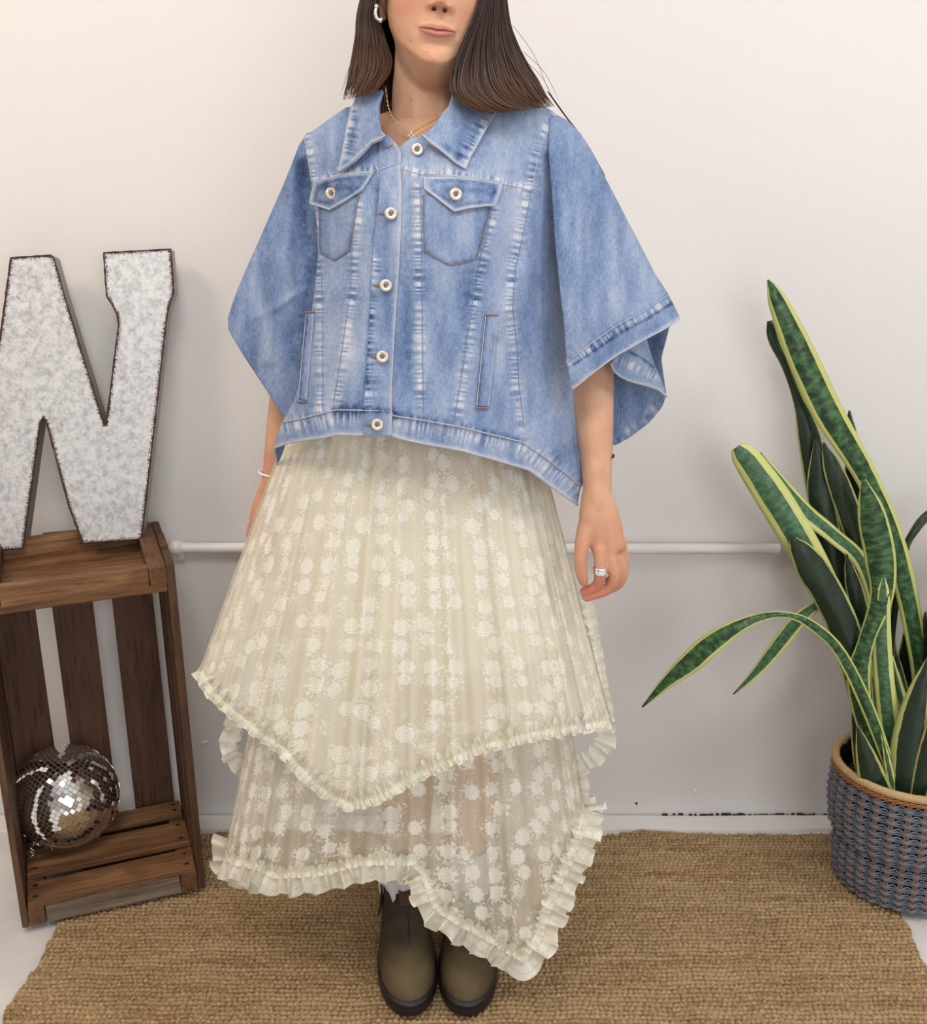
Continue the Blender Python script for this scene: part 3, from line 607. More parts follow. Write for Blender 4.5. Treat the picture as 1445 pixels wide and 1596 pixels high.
pp = W(641, 211, 1.589); b = MB(); b.box(pp+Vector((-.0009, -.0007, -.005)), pp+Vector((.0009, .0007, .006))); b.box(pp+Vector((-.004, -.0007, -.0005)), pp+Vector((.004, .0007, .0013))); kp(b.build('pendant', M_SILVER, smooth=False))
c = W(429, 738, 1.73); b = MB(); b.tube([c+Vector((math.cos(a)*.0255, math.sin(a)*.0215, -.003*math.cos(a))) for a in np.linspace(0, 2*PI, 30, endpoint=False)], .0018, 8, closed=True); kp(b.build('bracelet', plain('white_cord', srgb(232, 228, 222), .6)))
c = W(929, 712, 1.62)
b = MB(); b.tube([c+Vector((math.cos(a)*.0262, math.sin(a)*.0245, .002*math.cos(a))) for a in np.linspace(-.5, .9, 12)], .0016, 8); kp(b.build('hair_tie', plain('dark_cord', srgb(60, 42, 38), .7)))
c = W(942, 899, 1.5855); b = MB(); t_ = (W(936, 893, 1.58)-W(934, 856, 1.58)).normalized()
c = W(935.5, 888, 1.581); s1 = Vector((1, 0, 0)); s2 = t_.cross(s1).normalized()
for k in (-.004, -.0013, .0013, .004):
    b.tube([c+t_*k+s1*math.cos(a)*.0104+s2*math.sin(a)*.0104 for a in np.linspace(0, 2*PI, 24, endpoint=False)], .0017, 6, closed=True)
b.box(c+Vector((-.006, -.0135, -.0055)), c+Vector((.006, -.009, .0055))); kp(bevel(b.build('ring', M_SILVER), .001))

# -- hair
def hair():
    t = NT('brown_hair', .42, spec=.35); uv = t.n('ShaderNodeTexCoord').outputs['UV']; s = t.n('ShaderNodeSeparateXYZ', {0: uv})
    rnd = t.attr('rnd'); c = t.mix(rnd, srgb(30, 19, 16), srgb(68, 43, 33)); c = t.mix(t.map(s.outputs[0], .55, 1.0, 0, .55), c, srgb(112, 78, 54)); t.base(c); mh = t.m
    V, Fc, R_, UV = [], [], [], []
    def lock(P, r0, rv):
        b = MB(); n = len(P); b.tube(P, [r0*min(1, (n-1-i)/(n*.22)+.15) for i in range(n)], 4, cap=False); k = len(V)
        V.extend(b.v); Fc.extend([tuple(i+k for i in q) for q in b.f]); R_.extend([rv]*len(b.v)); UV.extend(b.uv)
    def sect(A, Bq, YA, YB, n, r=.0011, bulge=.012, cl=.35, amp=.003):
        A = crspline([a+(y,) for a, y in zip(A, YA)], 26); Bq = crspline([a+(y,) for a, y in zip(Bq, YB)], 26)
        for i in range(n):
            u = random.random(); g = round(u*14)/14; uu = np.linspace(u, u+(g-u)*cl, 26); ly = random.random(); ph = random.random()*6; end = random.uniform(.86, 1.0) if random.random() < .75 else random.uniform(.7, .9)
            m = max(8, int(26*end)); P = []
            for k in range(m):
                q = A[k]*(1-uu[k])+Bq[k]*uu[k]; v = k/25; p = W(q[0]+1.2*math.sin(ph+v*5), q[1], q[2]-bulge*math.sin(PI*uu[k])+.016*ly); P.append(p+Vector((amp*math.sin(ph+v*4+u*9)*v, amp*math.cos(ph*2+v*5)*v*.6, 0)))
            lock(P, r*random.uniform(.7, 1.3), random.random()**1.3)
    # her right side (left in the picture)
    sect([(615, -175), (563, 0), (556, 60), (546, 112), (533, 164)], [(640, -175), (592, 0), (600, 60), (609, 105), (573, 156)], [1.66, 1.655, 1.645, 1.62, 1.605], [1.64, 1.635, 1.63, 1.605, 1.58], 420)
    sect([(625, -175), (566, 0), (560, 70), (560, 120), (552, 165)], [(660, -180), (612, 0), (612, 70), (612, 120), (600, 165)], [1.72]*5, [1.74]*5, 300, .0014)
    # her left side
    sect([(722, -150), (750, -50), (745, 10), (722, 70), (706, 115), (709, 148), (745, 172), (800, 176)], [(762, -150), (786, -50), (790, 5), (800, 55), (822, 100), (840, 128), (852, 150), (866, 172)], [1.60, 1.585, 1.58, 1.575, 1.567, 1.557, 1.553, 1.575], [1.66, 1.66, 1.66, 1.66, 1.66, 1.655, 1.65, 1.65], 900, .0011, .02)
    sect([(735, -140), (752, 0), (745, 60), (735, 110), (730, 160)], [(758, -140), (785, 0), (800, 55), (825, 110), (855, 168)], [1.68]*5, [1.70]*5, 340, .0014)
    sect([(850, 140), (880, 180), (915, 225), (938, 268), (943, 278)], [(862, 150), (890, 188), (912, 215), (935, 260), (941, 275)], [1.67, 1.672, 1.672, 1.67, 1.668], [1.672]*5, 3, .0005, 0, .1, .001)
    # stray hairs
    for x0, y0, x1, y1 in ((812, 90, 868, 165), (815, 80, 873, 160), (556, 60, 530, 150), (800, 40, 858, 150)):
        lock([W(a[0], a[1], 1.65) for a in crspline([(x0, y0), ((x0+x1)/2+4, (y0+y1)/2-8), (x1, y1)], 14)], .0004, .8)
    # top and back of the head
    for i in range(900):
        a = random.uniform(-PI, PI); fr = abs(a) < 1.15
        P = []; zend = (.192 if fr else .075 if abs(a) < 1.8 else -.02-.08*random.random()); y_in = -math.cos(a)
        for k in range(18):
            v = k/17; z = .234-(.234-zend)*v**1.5; hw = np.interp(z, [-.2, 0, .075, .15, .185, .21, .228, .234], [.075, .074, .080, .084, .077, .06, .035, .0]); hd = np.interp(z, [-.2, 0, .075, .15, .185, .21, .228, .234], [.09, .09, .104, .112, .105, .08, .045, .0])
            P.append(hp(math.sin(a)*hw, -math.cos(a)*hd*(1 if not fr else .95), z))
        lock(P, .0022, random.random())
    o = mesh_obj('hair', V, Fc, mh, uv=UV, attrs={'rnd': R_}); return kp(o)
hair()

# ---------------------------------------------------------------- cloth sheets
def inside(px, py, poly):
    r = np.zeros(px.shape, bool); n = len(poly)
    for i in range(n):
        x1, y1 = poly[i]; x2, y2 = poly[(i+1) % n]
        if y1 == y2: continue
        r ^= ((y1 > py) != (y2 > py)) & (px < (x2-x1)*(py-y1)/(y2-y1)+x1)
    return r
def pdist(px, py, poly, closed=False):
    d = np.full(px.shape, 1e9); s = np.zeros(px.shape); acc = 0; n = len(poly)
    for i in range(n if closed else n-1):
        a = np.array(poly[i], float); b = np.array(poly[(i+1) % n], float); L = np.hypot(*(b-a)); 
        if L < 1e-6: continue
        t = np.clip(((px-a[0])*(b-a)[0]+(py-a[1])*(b-a)[1])/L**2, 0, 1); q = np.hypot(px-a[0]-t*(b-a)[0], py-a[1]-t*(b-a)[1])
        m = q < d; d = np.where(m, q, d); s = np.where(m, acc+t*L, s); acc += L
    return d, s
def rbf(pts):
    P = np.array(pts, float); n = len(P); D = np.hypot(P[:, None, 0]-P[None, :, 0], P[:, None, 1]-P[None, :, 1])
    A = np.zeros((n+3, n+3)); A[:n, :n] = np.where(D > 0, D*D*np.log(D+1e-9), 0)/1e4+np.eye(n)*.3; A[:n, n] = 1; A[:n, n+1] = P[:, 0]/1e3; A[:n, n+2] = P[:, 1]/1e3; A[n:, :n] = A[:n, n:].T
    w_ = np.linalg.solve(A, np.r_[P[:, 2], 0, 0, 0])
    def f(x, y):
        x = np.asarray(x, float); y = np.asarray(y, float); r = np.zeros(np.broadcast(x, y).shape)+w_[n]+w_[n+1]*x/1e3+w_[n+2]*y/1e3
        for k in range(n):
            d2 = (x-P[k, 0])**2+(y-P[k, 1])**2; r = r+w_[k]*d2*.5*np.log(d2+1e-9)/1e4
        return r
    return f
def sheet(name, poly, Yf, mat, parent=None, step=3.0, attrs=None, thick=.003, smooth_poly=False, uv=None):
    poly = [tuple(p) for p in poly]; B = resample(poly+[poly[0]], step)[:-1]
    x0, y0 = B.min(0); x1, y1 = B.max(0); gx, gy = np.meshgrid(np.arange(x0+step*.6, x1, step), np.arange(y0+step*.6, y1, step)); gx = gx+step*.5*(np.arange(gx.shape[0]) % 2)[:, None]
    gx = gx.ravel(); gy = gy.ravel(); m = inside(gx, gy, [tuple(q) for q in B]); gx, gy = gx[m], gy[m]; d, _ = pdist(gx, gy, [tuple(q) for q in B], True); m = d > step*.45; gx, gy = gx[m], gy[m]
    pts = [Vector(q) for q in B]+[Vector(q) for q in zip(gx, gy)]; nb = len(B)
    v, e, f, *_ = geometry.delaunay_2d_cdt(pts, [(i, (i+1) % nb) for i in range(nb)], [], 1, 1e-4)
    P = np.array([tuple(q) for q in v]); Y = Yf(P[:, 0], P[:, 1]); V = Wn(P[:, 0], P[:, 1], Y)
    # faces look toward the camera
    F3 = np.array([q for q in f if len(q) == 3]); a, b_, c_ = P[F3[:, 0]], P[F3[:, 1]], P[F3[:, 2]]
    ar = (b_-a)[:, 0]*(c_-a)[:, 1]-(b_-a)[:, 1]*(c_-a)[:, 0]; F3[ar > 0] = F3[ar > 0][:, ::-1]
    at = {k: g(P[:, 0], P[:, 1]) for k, g in (attrs or {}).items()}
    o = mesh_obj(name, V, F3, mat, uv=(P/1000 if uv is None else uv(P)), attrs=at)
    if thick: md = o.modifiers.new('thick', 'SOLIDIFY'); md.thickness = thick; md.offset = -1
    if parent is not None: o.parent = parent; o.matrix_parent_inverse = Matrix.Translation(-Vector(person.location))
    return o
def denim(name, light=1.0):
    t = NT(name, .85, spec=.15); co = t.coord(); uv = t.n('ShaderNodeTexCoord').outputs['UV']
    wv = t.noise(t.n('ShaderNodeMapping', {0: uv, 3: (420, 110, 1)}).outputs[0], 1, 3, .7); wh = t.noise(t.n('ShaderNodeMapping', {0: uv, 3: (140, 520, 1)}).outputs[0], 1, 2, .7); big = t.noise(t.n('ShaderNodeMapping', {0: uv, 3: (16, 5, 1)}).outputs[0], 1, 4, .6)
    wr = t.attr('wear')      # 0 deep indigo, .5 mid, 1 faded
    x = t.math('ADD', wr, t.math('ADD', t.math('MULTIPLY', t.math('SUBTRACT', big, .5), .45), t.math('ADD', t.math('MULTIPLY', t.math('SUBTRACT', wv, .5), .60), t.math('MULTIPLY', t.math('SUBTRACT', wh, .5), .30))))
    r = t.n('ShaderNodeValToRGB', {0: x}); e = r.color_ramp.elements; e[0].position = .0; e[0].color = srgb(46, 62, 100); e[1].position = 1.0; e[1].color = srgb(206, 206, 210)
    for p_, c_ in ((.25, (86, 107, 146)), (.5, (126, 146, 180)), (.75, (164, 176, 198))): q = e.new(p_); q.color = srgb(*[min(255, v*light) for v in c_])
    t.base(r.outputs[0])
    tw = t.n('ShaderNodeTexWave', {'Vector': t.n('ShaderNodeMapping', {0: uv, 2: (0, 0, .9)}).outputs[0], 'Scale': 260., 'Distortion': .6, 'Detail': 1.}, bands_direction='X')
    t.bump(t.math('ADD', t.math('MULTIPLY', tw.outputs['Fac'], .5), t.math('ADD', wv, wh)), .35, .0012); t.p.inputs['Sheen Weight'].default_value = .15; return t.m
M_DEN = denim('washed_denim'); M_THREAD = plain('tan_thread', srgb(206, 190, 176), .8); M_SEAM = plain('blue_grey_thread', srgb(120, 136, 168), .9); M_TH2 = plain('rust_thread', srgb(150, 112, 92), .8); M_EDGE = plain('frayed_edge', srgb(176, 178, 188), .9)  # M_SEAM is one even blue-grey for the felled seam edges

# depth of the jacket's front (torso turned a little to her right)
YT = rbf([(480, 215, 1.655), (475, 300, 1.645), (480, 400, 1.635), (465, 550, 1.62), (432, 700, 1.61), (540, 165, 1.65), (545, 250, 1.585), (535, 330, 1.555), (530, 450, 1.545), (510, 560, 1.535), (490, 680, 1.525),
          (620, 225, 1.565), (615, 320, 1.530), (610, 450, 1.515), (600, 560, 1.505), (590, 680, 1.490), (700, 200, 1.585), (710, 300, 1.530), (700, 450, 1.518), (690, 560, 1.510), (690, 690, 1.495), (780, 165, 1.63), (790, 250, 1.575), (790, 350, 1.55), (780, 480, 1.535), (770, 600, 1.525), (780, 710, 1.515),
          (860, 175, 1.67), (850, 260, 1.63), (845, 400, 1.595), (845, 550, 1.58), (850, 700, 1.565), (905, 600, 1.66), (905, 780, 1.61), (880, 450, 1.63)])
def fold(x, y, poly, wpx, amp):
    d, s = pdist(x, y, poly); return amp*np.exp(-(d/wpx)**2)
SEAMS = {'yoke_l': [(485, 288), (529, 270), (582, 266), (619, 255)], 'yoke_r': [(625, 262), (656, 271), (700, 271.5), (766, 282), (824, 294.6)],
  'arm_l': [(478, 214), (482, 238), (490, 284)], 'arm_r': [(864, 180), (855, 193), (842, 219), (831, 258), (825, 294)], 'side_r': [(823.6, 295), (816, 337), (808, 377), (799, 416), (794, 479), (801, 538), (804, 603), (812, 668)],
  'v1': [(492, 325), (492.5, 383), (497.8, 459), (497.8, 519), (498, 645)], 'v2': [(560, 320), (554, 370), (549, 459), (537, 545), (524, 629)], 'v3': [(650, 291), (651.6, 357), (653, 459), (654, 571), (655.5, 642)], 'v4': [(771, 324), (760.5, 377), (752.6, 403), (739.4, 479), (726, 570), (713, 648)]}
HEMT = [(441, 658), (471.5, 652), (508, 642.5), (524, 639), (607, 640), (613, 648), (665, 656), (720, 666), (814, 689), (850, 713), (882.5, 738), (903, 756)]
HEMB = [(427, 698), (450, 690), (471, 686), (508, 681), (524, 677), (577, 678), (609.5, 679), (629, 684.5), (665, 692), (720, 702), (770, 716), (824, 732), (866, 763), (900, 787)]
def seam_h(x, y):    # raised felled seams and puckers, metres toward the camera
    h = np.zeros(np.shape(x)); 
    for k, p_ in SEAMS.items():
        wd = 6.0 if k in ('v3', 'arm_r', 'side_r', 'yoke_l', 'yoke_r') else 5.0; d, s = pdist(x, y, p_); h += .0016*np.clip(1.6-d/wd*1.2, 0, 1)+.0009*np.exp(-(d/9)**2)*np.sin(s*.72+3*np.sin(s*.11))
    d, s = pdist(x, y, HEMT); h += .0018*np.clip(1-d/5, 0, 1)+.0012*np.exp(-((d-12)/9)**2)*np.sin(s*.42+2*np.sin(s*.07))*(y > 640)
    return h
FOLDS = [([(560, 300), (575, 420), (560, 560), (540, 660)], 16, .004), ([(690, 420), (700, 520), (690, 640)], 20, .005), ([(735, 430), (720, 540), (690, 640)], 12, -.004), ([(640, 300), (632, 440), (640, 620)], 9, -.003),
  ([(820, 430), (840, 560), (870, 700)], 18, .012), ([(860, 250), (868, 400), (882, 560), (896, 700)], 14, -.014), ([(800, 500), (812, 600), (830, 690)], 14, -.006), ([(480, 400), (478, 500), (460, 620)], 10, .004), ([(720, 180), (700, 240), (690, 262)], 10, .003), ([(790, 170), (800, 220), (790, 280)], 14, .004), ([(775, 520), (800, 460), (815, 420)], 10, .004)]
def YTf(x, y, off=0.0, seams=True):
    Y = YT(x, y)-off
    for f_ in FOLDS: Y = Y-fold(x, y, *f_)
    Y = Y-.0035*(noise2(x/26., y/70., 11)-.5)-.0012*(noise2(x/9., y/16., 12)-.5)
    if seams: Y = Y-seam_h(x, y)
    return Y
def wearf(base=.5, lines=(), edges=(), dark=()):
    def g(x, y):
        w_ = np.full(np.shape(x), base)+.30*(noise2(x/30., y/90., 21)-.5)+.14*(noise2(x/11., y/70., 29)-.5)+.12*(noise2(x/7., y/22., 22)-.5)
        for p_, wd in lines:
            d, s = pdist(x, y, p_); k = np.exp(-(d/wd)**2); dash = np.sin(s*.72+3*np.sin(s*.11)+noise2(s/5, s*0, 7)*4)
            w_ = w_+k*(.13+.40*dash*noise2(s/12., d/4., 23)*1.3)
        for p_, wd in edges:
            d, s = pdist(x, y, p_); w_ = w_+.42*np.exp(-(d/wd)**2)
        for p_, wd, a in dark:
            d, s = pdist(x, y, p_); w_ = w_-a*np.exp(-(d/wd)**2)*(.35+1.1*noise2(s/6., d/6., 24))
        return np.clip(w_, 0, 1)
    return g
jacket = empty('jacket', None, None, person.location); jacket.parent = person; jacket.matrix_parent_inverse = Matrix.Translation(-Vector(person.location))
jacket['label'] = 'light blue washed denim cape jacket with pale buttons'
TORSO = [(560, 166), (540, 167), (515, 184), (492, 201), (474, 213), (477, 238), (484, 270), (487, 300), (494, 350), (496, 400), (489, 460), (477, 560), (458, 625), (441, 655), (432, 680)]+HEMB+[(904, 765), (908, 752), (908, 700), (900, 640), (893, 600), (884, 520), (876, 400), (874, 260), (868, 178), (850, 166), (825, 157), (790, 156), (740, 158), (700, 166), (676, 196), (659, 211), (640, 215), (628, 224), (622, 230), (616, 222), (607, 212), (594, 207), (589, 188), (588, 165)]
Wtorso = wearf(.57, [(v, 8) for v in SEAMS.values()]+[([(p[0], p[1]+9) for p in HEMT], 13)], [(HEMB, 4)], [(HEMT[3:6], 9, .5), ([(p[0], p[1]-3) for p in HEMT[5:9]], 5, .28), ([(640, 300), (634, 440), (640, 600)], 10, .16), ([(735, 430), (715, 560)], 14, .14), ([(590, 285), (583, 460), (570, 600)], 6, .18), ([(840, 500), (850, 600), (880, 700)], 24, .08)])
sheet('front_panel', TORSO, YTf, M_DEN, jacket, 2.6, {'wear': Wtorso})
# right wing of the cape (her left arm)
YR = rbf([(862, 180, 1.668), (880, 190, 1.668), (930, 250, 1.665), (980, 360, 1.665), (1020, 430, 1.655), (1060, 495, 1.64), (858, 260, 1.62), (868, 350, 1.595), (876, 450, 1.575), (884, 570, 1.565), (892, 606, 1.565), (905, 300, 1.612), (915, 400, 1.59), (920, 500, 1.572), (920, 570, 1.572), (965, 420, 1.605), (970, 520, 1.585), (1010, 500, 1.605), (940, 300, 1.635)])
WING = [(856, 184), (868, 179), (884, 187), (905, 208), (924, 238), (940, 270), (965, 318), (992, 370), (1020, 425), (1043, 460), (1060, 495), (1059, 499), (1030, 516), (1006, 528), (984, 541), (960.7, 554), (928, 578), (892, 607), (888, 590), (883, 560), (879, 500), (873, 450), (866, 380), (861, 300), (856, 240)]
HB1 = [(1042, 460), (1000, 487), (960, 508), (920, 536), (882, 565)]; HB2 = [(1050, 471), (1008, 497), (966, 519), (926, 547), (886, 574)]
def YRf(x, y):
    Y = YR(x, y)-.004*(noise2(x/40., y/90., 31)-.5)-fold(x, y, [(880, 200), (900, 330), (905, 460), (900, 590)], 12, .007)-fold(x, y, [(930, 290), (965, 400), (990, 500)], 22, .005)+fold(x, y, [(915, 260), (935, 400), (945, 540)], 14, .006)
    d, s = pdist(x, y, HB1); Y -= .0012*np.clip(1.5-d/6, 0, 1)+.0008*np.sin(s*.5)*np.exp(-(d/14)**2); return Y
sheet('left_wing', WING, YRf, M_DEN, jacket, 3.0, {'wear': wearf(.50, [([(a[0]+4, a[1]+6) for a in HB1], 7)], [([(1060, 497), (1006, 528), (960, 554), (892, 606)], 3)], [([(858, 240), (870, 380), (882, 520)], 9, .10), (HB2, 2.2, .45), (HB1, 2, .2)])})
# left wing in the picture (her right arm)
YL = rbf([(482, 205, 1.66), (474, 212, 1.66), (490, 300, 1.655), (500, 420, 1.65), (480, 560, 1.64), (450, 640, 1.64), (440, 292, 1.68), (400, 380, 1.68), (370, 460, 1.675), (355, 505, 1.67), (375, 550, 1.665), (440, 640, 1.66), (440, 420, 1.645), (430, 520, 1.64), (460, 360, 1.655)])
LW = [(490, 204), (478, 208), (466, 226), (455, 255), (440, 292), (424, 328), (407, 367), (390, 405), (374, 442), (361, 476), (355, 496), (356, 514), (366, 532), (382, 558), (402, 588), (424, 622), (441, 650), (452, 656), (470, 620), (500, 560), (515, 420), (500, 290)]
def YLf(x, y): return YL(x, y)-.006*(noise2(x/34., y/110., 41)-.5)-fold(x, y, [(462, 250), (450, 340), (430, 440), (415, 560)], 14, .009)+fold(x, y, [(474, 260), (468, 380), (462, 520)], 12, .010)-fold(x, y, [(385, 500), (430, 480), (472, 452)], 6, .004)
sheet('right_wing', LW, YLf, M_DEN, jacket, 3.2, {'wear': wearf(.46, [], [], [([(478, 260), (484, 400), (468, 560)], 18, .16)])})
# back of the cape
YBk = rbf([(480, 205, 1.69), (600, 140, 1.76), (760, 150, 1.76), (865, 180, 1.69), (1050, 490, 1.68), (1030, 620, 1.76), (940, 600, 1.76), (900, 760, 1.75), (690, 690, 1.82), (680, 400, 1.81), (440, 690, 1.75), (360, 505, 1.69), (440, 640, 1.74), (520, 450, 1.80), (860, 450, 1.80)])
sheet('back_panel', [(490, 206), (478, 212), (455, 262), (424, 334), (390, 412), (361, 492), (372, 530), (402, 580), (436, 634), (431, 700), (434, 722), (470, 705), (600, 700), (720, 712), (830, 735), (906, 760), (925, 690), (960, 694), (985, 680), (1013, 658), (1032, 635), (1038, 616), (1030, 560), (1048, 490), (1018, 432), (965, 326), (905, 216), (862, 184), (800, 160), (700, 156), (600, 158), (540, 172)], lambda x, y: YBk(x, y)+.004*np.sin(x/22), M_DEN, jacket, 7, {'wear': wearf(.42, [([(961, 688), (1005, 655), (1030, 625)], 8)])})
# folded back edge seen behind the forearm
FB = [(1008, 528), (1014, 548), (1021, 570), (1031, 592), (1039, 618), (1026, 607), (1010, 601), (993, 597), (980, 593), (967, 587), (957, 578), (952, 566), (960, 556), (985, 540)]
YF = rbf([(1008, 528, 1.665), (952, 566, 1.635), (967, 587, 1.635), (1000, 600, 1.65), (1039, 618, 1.70), (1021, 570, 1.69), (985, 560, 1.64)])
FB2 = [(980, 548), (1000, 558), (1018, 572)]
sheet('turned_back_hem', FB, YF, M_DEN, jacket, 2.5, {'wear': wearf(.56, [([(962, 562), (990, 572), (1022, 588)], 7)], [(FB[4:12], 2.5)], [(FB2, 2.2, .35)])}, .0035)
b = MB(); 
for i in range(3): pass
# curled lip at the lower left
sheet('hem_facing', [(427, 698), (440, 694), (446, 690), (441, 705), (436, 718), (431, 724), (430, 712)], rbf([(427, 698, 1.612), (446, 690, 1.60), (436, 718, 1.65), (431, 724, 1.66), (430, 712, 1.64)]), M_DEN, jacket, 2.5, {'wear': wearf(.3)}, .003)
# seam edges: raised cream frayed edge beads that follow the cloth
def line3(poly, Yf, step=3.0, off=.0):
    P = resample(poly, step); Y = Yf(P[:, 0], P[:, 1])-off; return [Vector(v) for v in Wn(P[:, 0], P[:, 1], Y)]
def bead(name, poly, Yf, mat, r=.0012, off=.001, parent=None, rag=.0):
    L = line3(poly, Yf, 2.5, off); b = MB(); b.tube(L, [r*(1+rag*noise.noise(p*300)) for p in L], 6); o = b.build(name, mat); o.parent = parent or jacket; o.matrix_parent_inverse = Matrix.Translation(-Vector(person.location)); return o
bead('hem_edge', [HEMB[0]]+HEMB[1:], lambda x, y: YTf(x, y), M_EDGE, .0016, .0, rag=.4)
bead('hem_edge', [(1059, 498), (1030, 516), (1006, 528), (984, 541), (960.7, 554), (928, 578), (892, 607)], YRf, M_EDGE, .0013, 0, rag=.4)
bead('hem_edge', FB[4:12], YF, M_EDGE, .0018, .001, rag=.3)
bead('hem_edge', [(427, 698), (430, 712), (432, 724)], rbf([(427, 698, 1.612), (430, 712, 1.64), (436, 718, 1.65), (431, 724, 1.66)]), M_EDGE, .0014, 0)
st = MB()
def stitch(poly, Yf, off=.0012, r=.00042, dash=4.0, gap=1.6, b=None):
    P = resample(poly, .8); b = b or st; n = int(dash/.8); g = int((dash+gap)/.8)
    Y = Yf(P[:, 0], P[:, 1])-off; L = Wn(P[:, 0], P[:, 1], Y)
    for i in range(0, len(P)-n, g): b.tube([L[i], L[i+n//2], L[i+n]], r, 4)
def shift(poly, dx, dy=0): return [(a+dx, c_+dy) for a, c_ in poly]
for k, p_ in SEAMS.items():
    if k.startswith('yoke'): offs = ((0, -2), (0, -9))
    elif k == 'arm_r': offs = ((-2, -1), (-11, -3))
    elif k == 'arm_l': offs = ((3, 0), (9, 0))
    elif k == 'v3': offs = ((-5, 0), (5, 0))
    else: offs = ((-3, 0), (4, 0))
    for o_ in offs: stitch(shift(p_, *o_), YTf, .0016)
    # the stepped edge of the felled seam
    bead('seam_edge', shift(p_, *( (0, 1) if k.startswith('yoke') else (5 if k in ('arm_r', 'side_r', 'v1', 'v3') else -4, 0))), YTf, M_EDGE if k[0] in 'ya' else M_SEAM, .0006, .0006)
bead('hem_seam', HEMT, YTf, M_EDGE, .0010, .0012, rag=.3); stitch(shift(HEMT, 0, 3), YTf, .002); stitch(shift(HEMB, 0, -6), YTf, .0014)
for q in (HB1, HB2): stitch(q, YRf, .0016, .0005)
bead('hem_seam', HB1, YRf, M_EDGE, .0008, .001)
# placket lying over the opening
PR = [(616, 222.6), (624, 238), (623.2, 267), (625.5, 304), (623, 383), (618, 460), (615, 506), (610, 598), (610, 679)]
PL = [(566, 678), (566, 637), (569, 608), (573, 545), (578, 460), (582, 383), (590, 304), (592.4, 278), (590, 262), (590, 225), (594, 207), (607, 212)]
YP = lambda x, y: YTf(x, y, .0040, False)-.0012*np.sin(y/7.)*np.exp(-((x-582)/14)**2)
sheet('placket', PR+PL, YP, M_DEN, jacket, 2.4, {'wear': wearf(.56, [([(575, 637), (573, 545), (578, 460), (584, 400)], 11)], [(PR, 2.5)], [([(569, 600), (573, 520), (579, 450)], 8, .38), ([(560, 640), (610, 640)], 5, .4)])}, .003)
bead('placket_edge', PR, YP, M_EDGE, .0011, 0, rag=.3); stitch(shift(PR[2:], -3), YP, .0006); stitch(shift(PL[1:8], 3), YP, .0006)
# yoke band crossing the placket
bead('seam_edge', [(590, 265), (606, 259), (622, 254)], YP, M_EDGE, .0009, .0006)
# pocket bodies and flaps
def pocket(body, flap, wd):
    Yb = lambda x, y: YTf(x, y, .0016, False); e = body
    sheet('pocket', body, Yb, M_DEN, jacket, 2.6, {'wear': wearf(.55, [], [], [(body, 5, .22)])}, .002)
    stitch([(a, c_) for a, c_ in body]+[body[0]], lambda x, y: Yb(x, y)-.0003, .0006, .0005)
    bead('pocket_edge', body+[body[0]], Yb, M_TH2, .0005, .0002)
    cx, cy = np.mean([p[0] for p in flap]), np.mean([p[1] for p in flap])
    Yf = lambda x, y: YTf(x, y, .0055, False)-.003*np.clip((y-flap[0][1])/40, 0, 1)
    f = sheet('pocket_flap', flap, Yf, M_DEN, jacket, 2.2, {'wear': wearf(.52, [], [(flap+[flap[0]], 3.0)], [([(cx-wd/3, cy-6), (cx+wd/3, cy-4)], 9, .22), ([(cx+(p[0]-cx)*.82, cy+(p[1]-cy)*.72) for p in flap]+[(cx+(flap[0][0]-cx)*.82, cy+(flap[0][1]-cy)*.72)], 3, .2)])}, .004)
    bead('flap_edge', flap+[flap[0]], Yf, M_EDGE, .0011, 0, rag=.3)
    for k in (.90, .80): stitch([(cx+(p[0]-cx)*(k+.05), cy+(p[1]-cy)*k) for p in flap]+[(cx+(flap[0][0]-cx)*(k+.05), cy+(flap[0][1]-cy)*k)], Yf, .0008)
    return Yf
FL = pocket([(497, 312), (497.8, 394), (510, 401), (521.4, 406.6), (533, 399), (545, 391), (552, 350), (559.5, 305), (530, 300)], [(491, 285), (529, 272.5), (581, 268), (573, 281), (563.5, 295), (540, 311), (513.5, 326.4), (500, 322), (483, 317), (486, 300)], 90)
FR = pocket([(659.5, 304), (660, 350), (661, 391), (680, 403), (700, 413), (722, 410), (743, 404), (753, 370), (762, 334), (766, 312), (720, 300)], [(661, 275), (700, 274), (740, 277), (783, 284), (780, 297), (775, 311), (771, 320), (752.6, 321), (730, 324), (708, 329), (686, 312), (662, 293.5)], 115)
# welt pockets
for poly, bars in (([(477, 490), (489, 488), (477, 624), (465, 621)], (((476, 486), (490, 486)), ((463, 626), (478, 626)))), ([(757, 492), (776, 492), (761, 634), (743, 634)], (((756, 490.5), (777, 491)), ((741, 635.5), (762, 635.5))))):
    Yw = lambda x, y: YTf(x, y, .003, False)
    sheet('welt_pocket', poly, Yw, M_DEN, jacket, 2.2, {'wear': wearf(.56, [], [], [([poly[0], poly[3]], 4, .35)])}, .003)
    bead('welt_edge', [poly[1], poly[2]], Yw, M_EDGE, .0008, 0); bead('welt_edge', [poly[0], poly[3]], Yw, M_EDGE, .0007, 0)
    stitch(shift([poly[1], poly[2]], 3.5), YTf, .001); stitch(shift([poly[0], poly[3]], -5), YTf, .001); stitch(shift([poly[0], poly[3]], 4), Yw, .0006)
    for q in bars: bead('bar_tack', list(q), Yw, M_TH2, .0012, .0006)
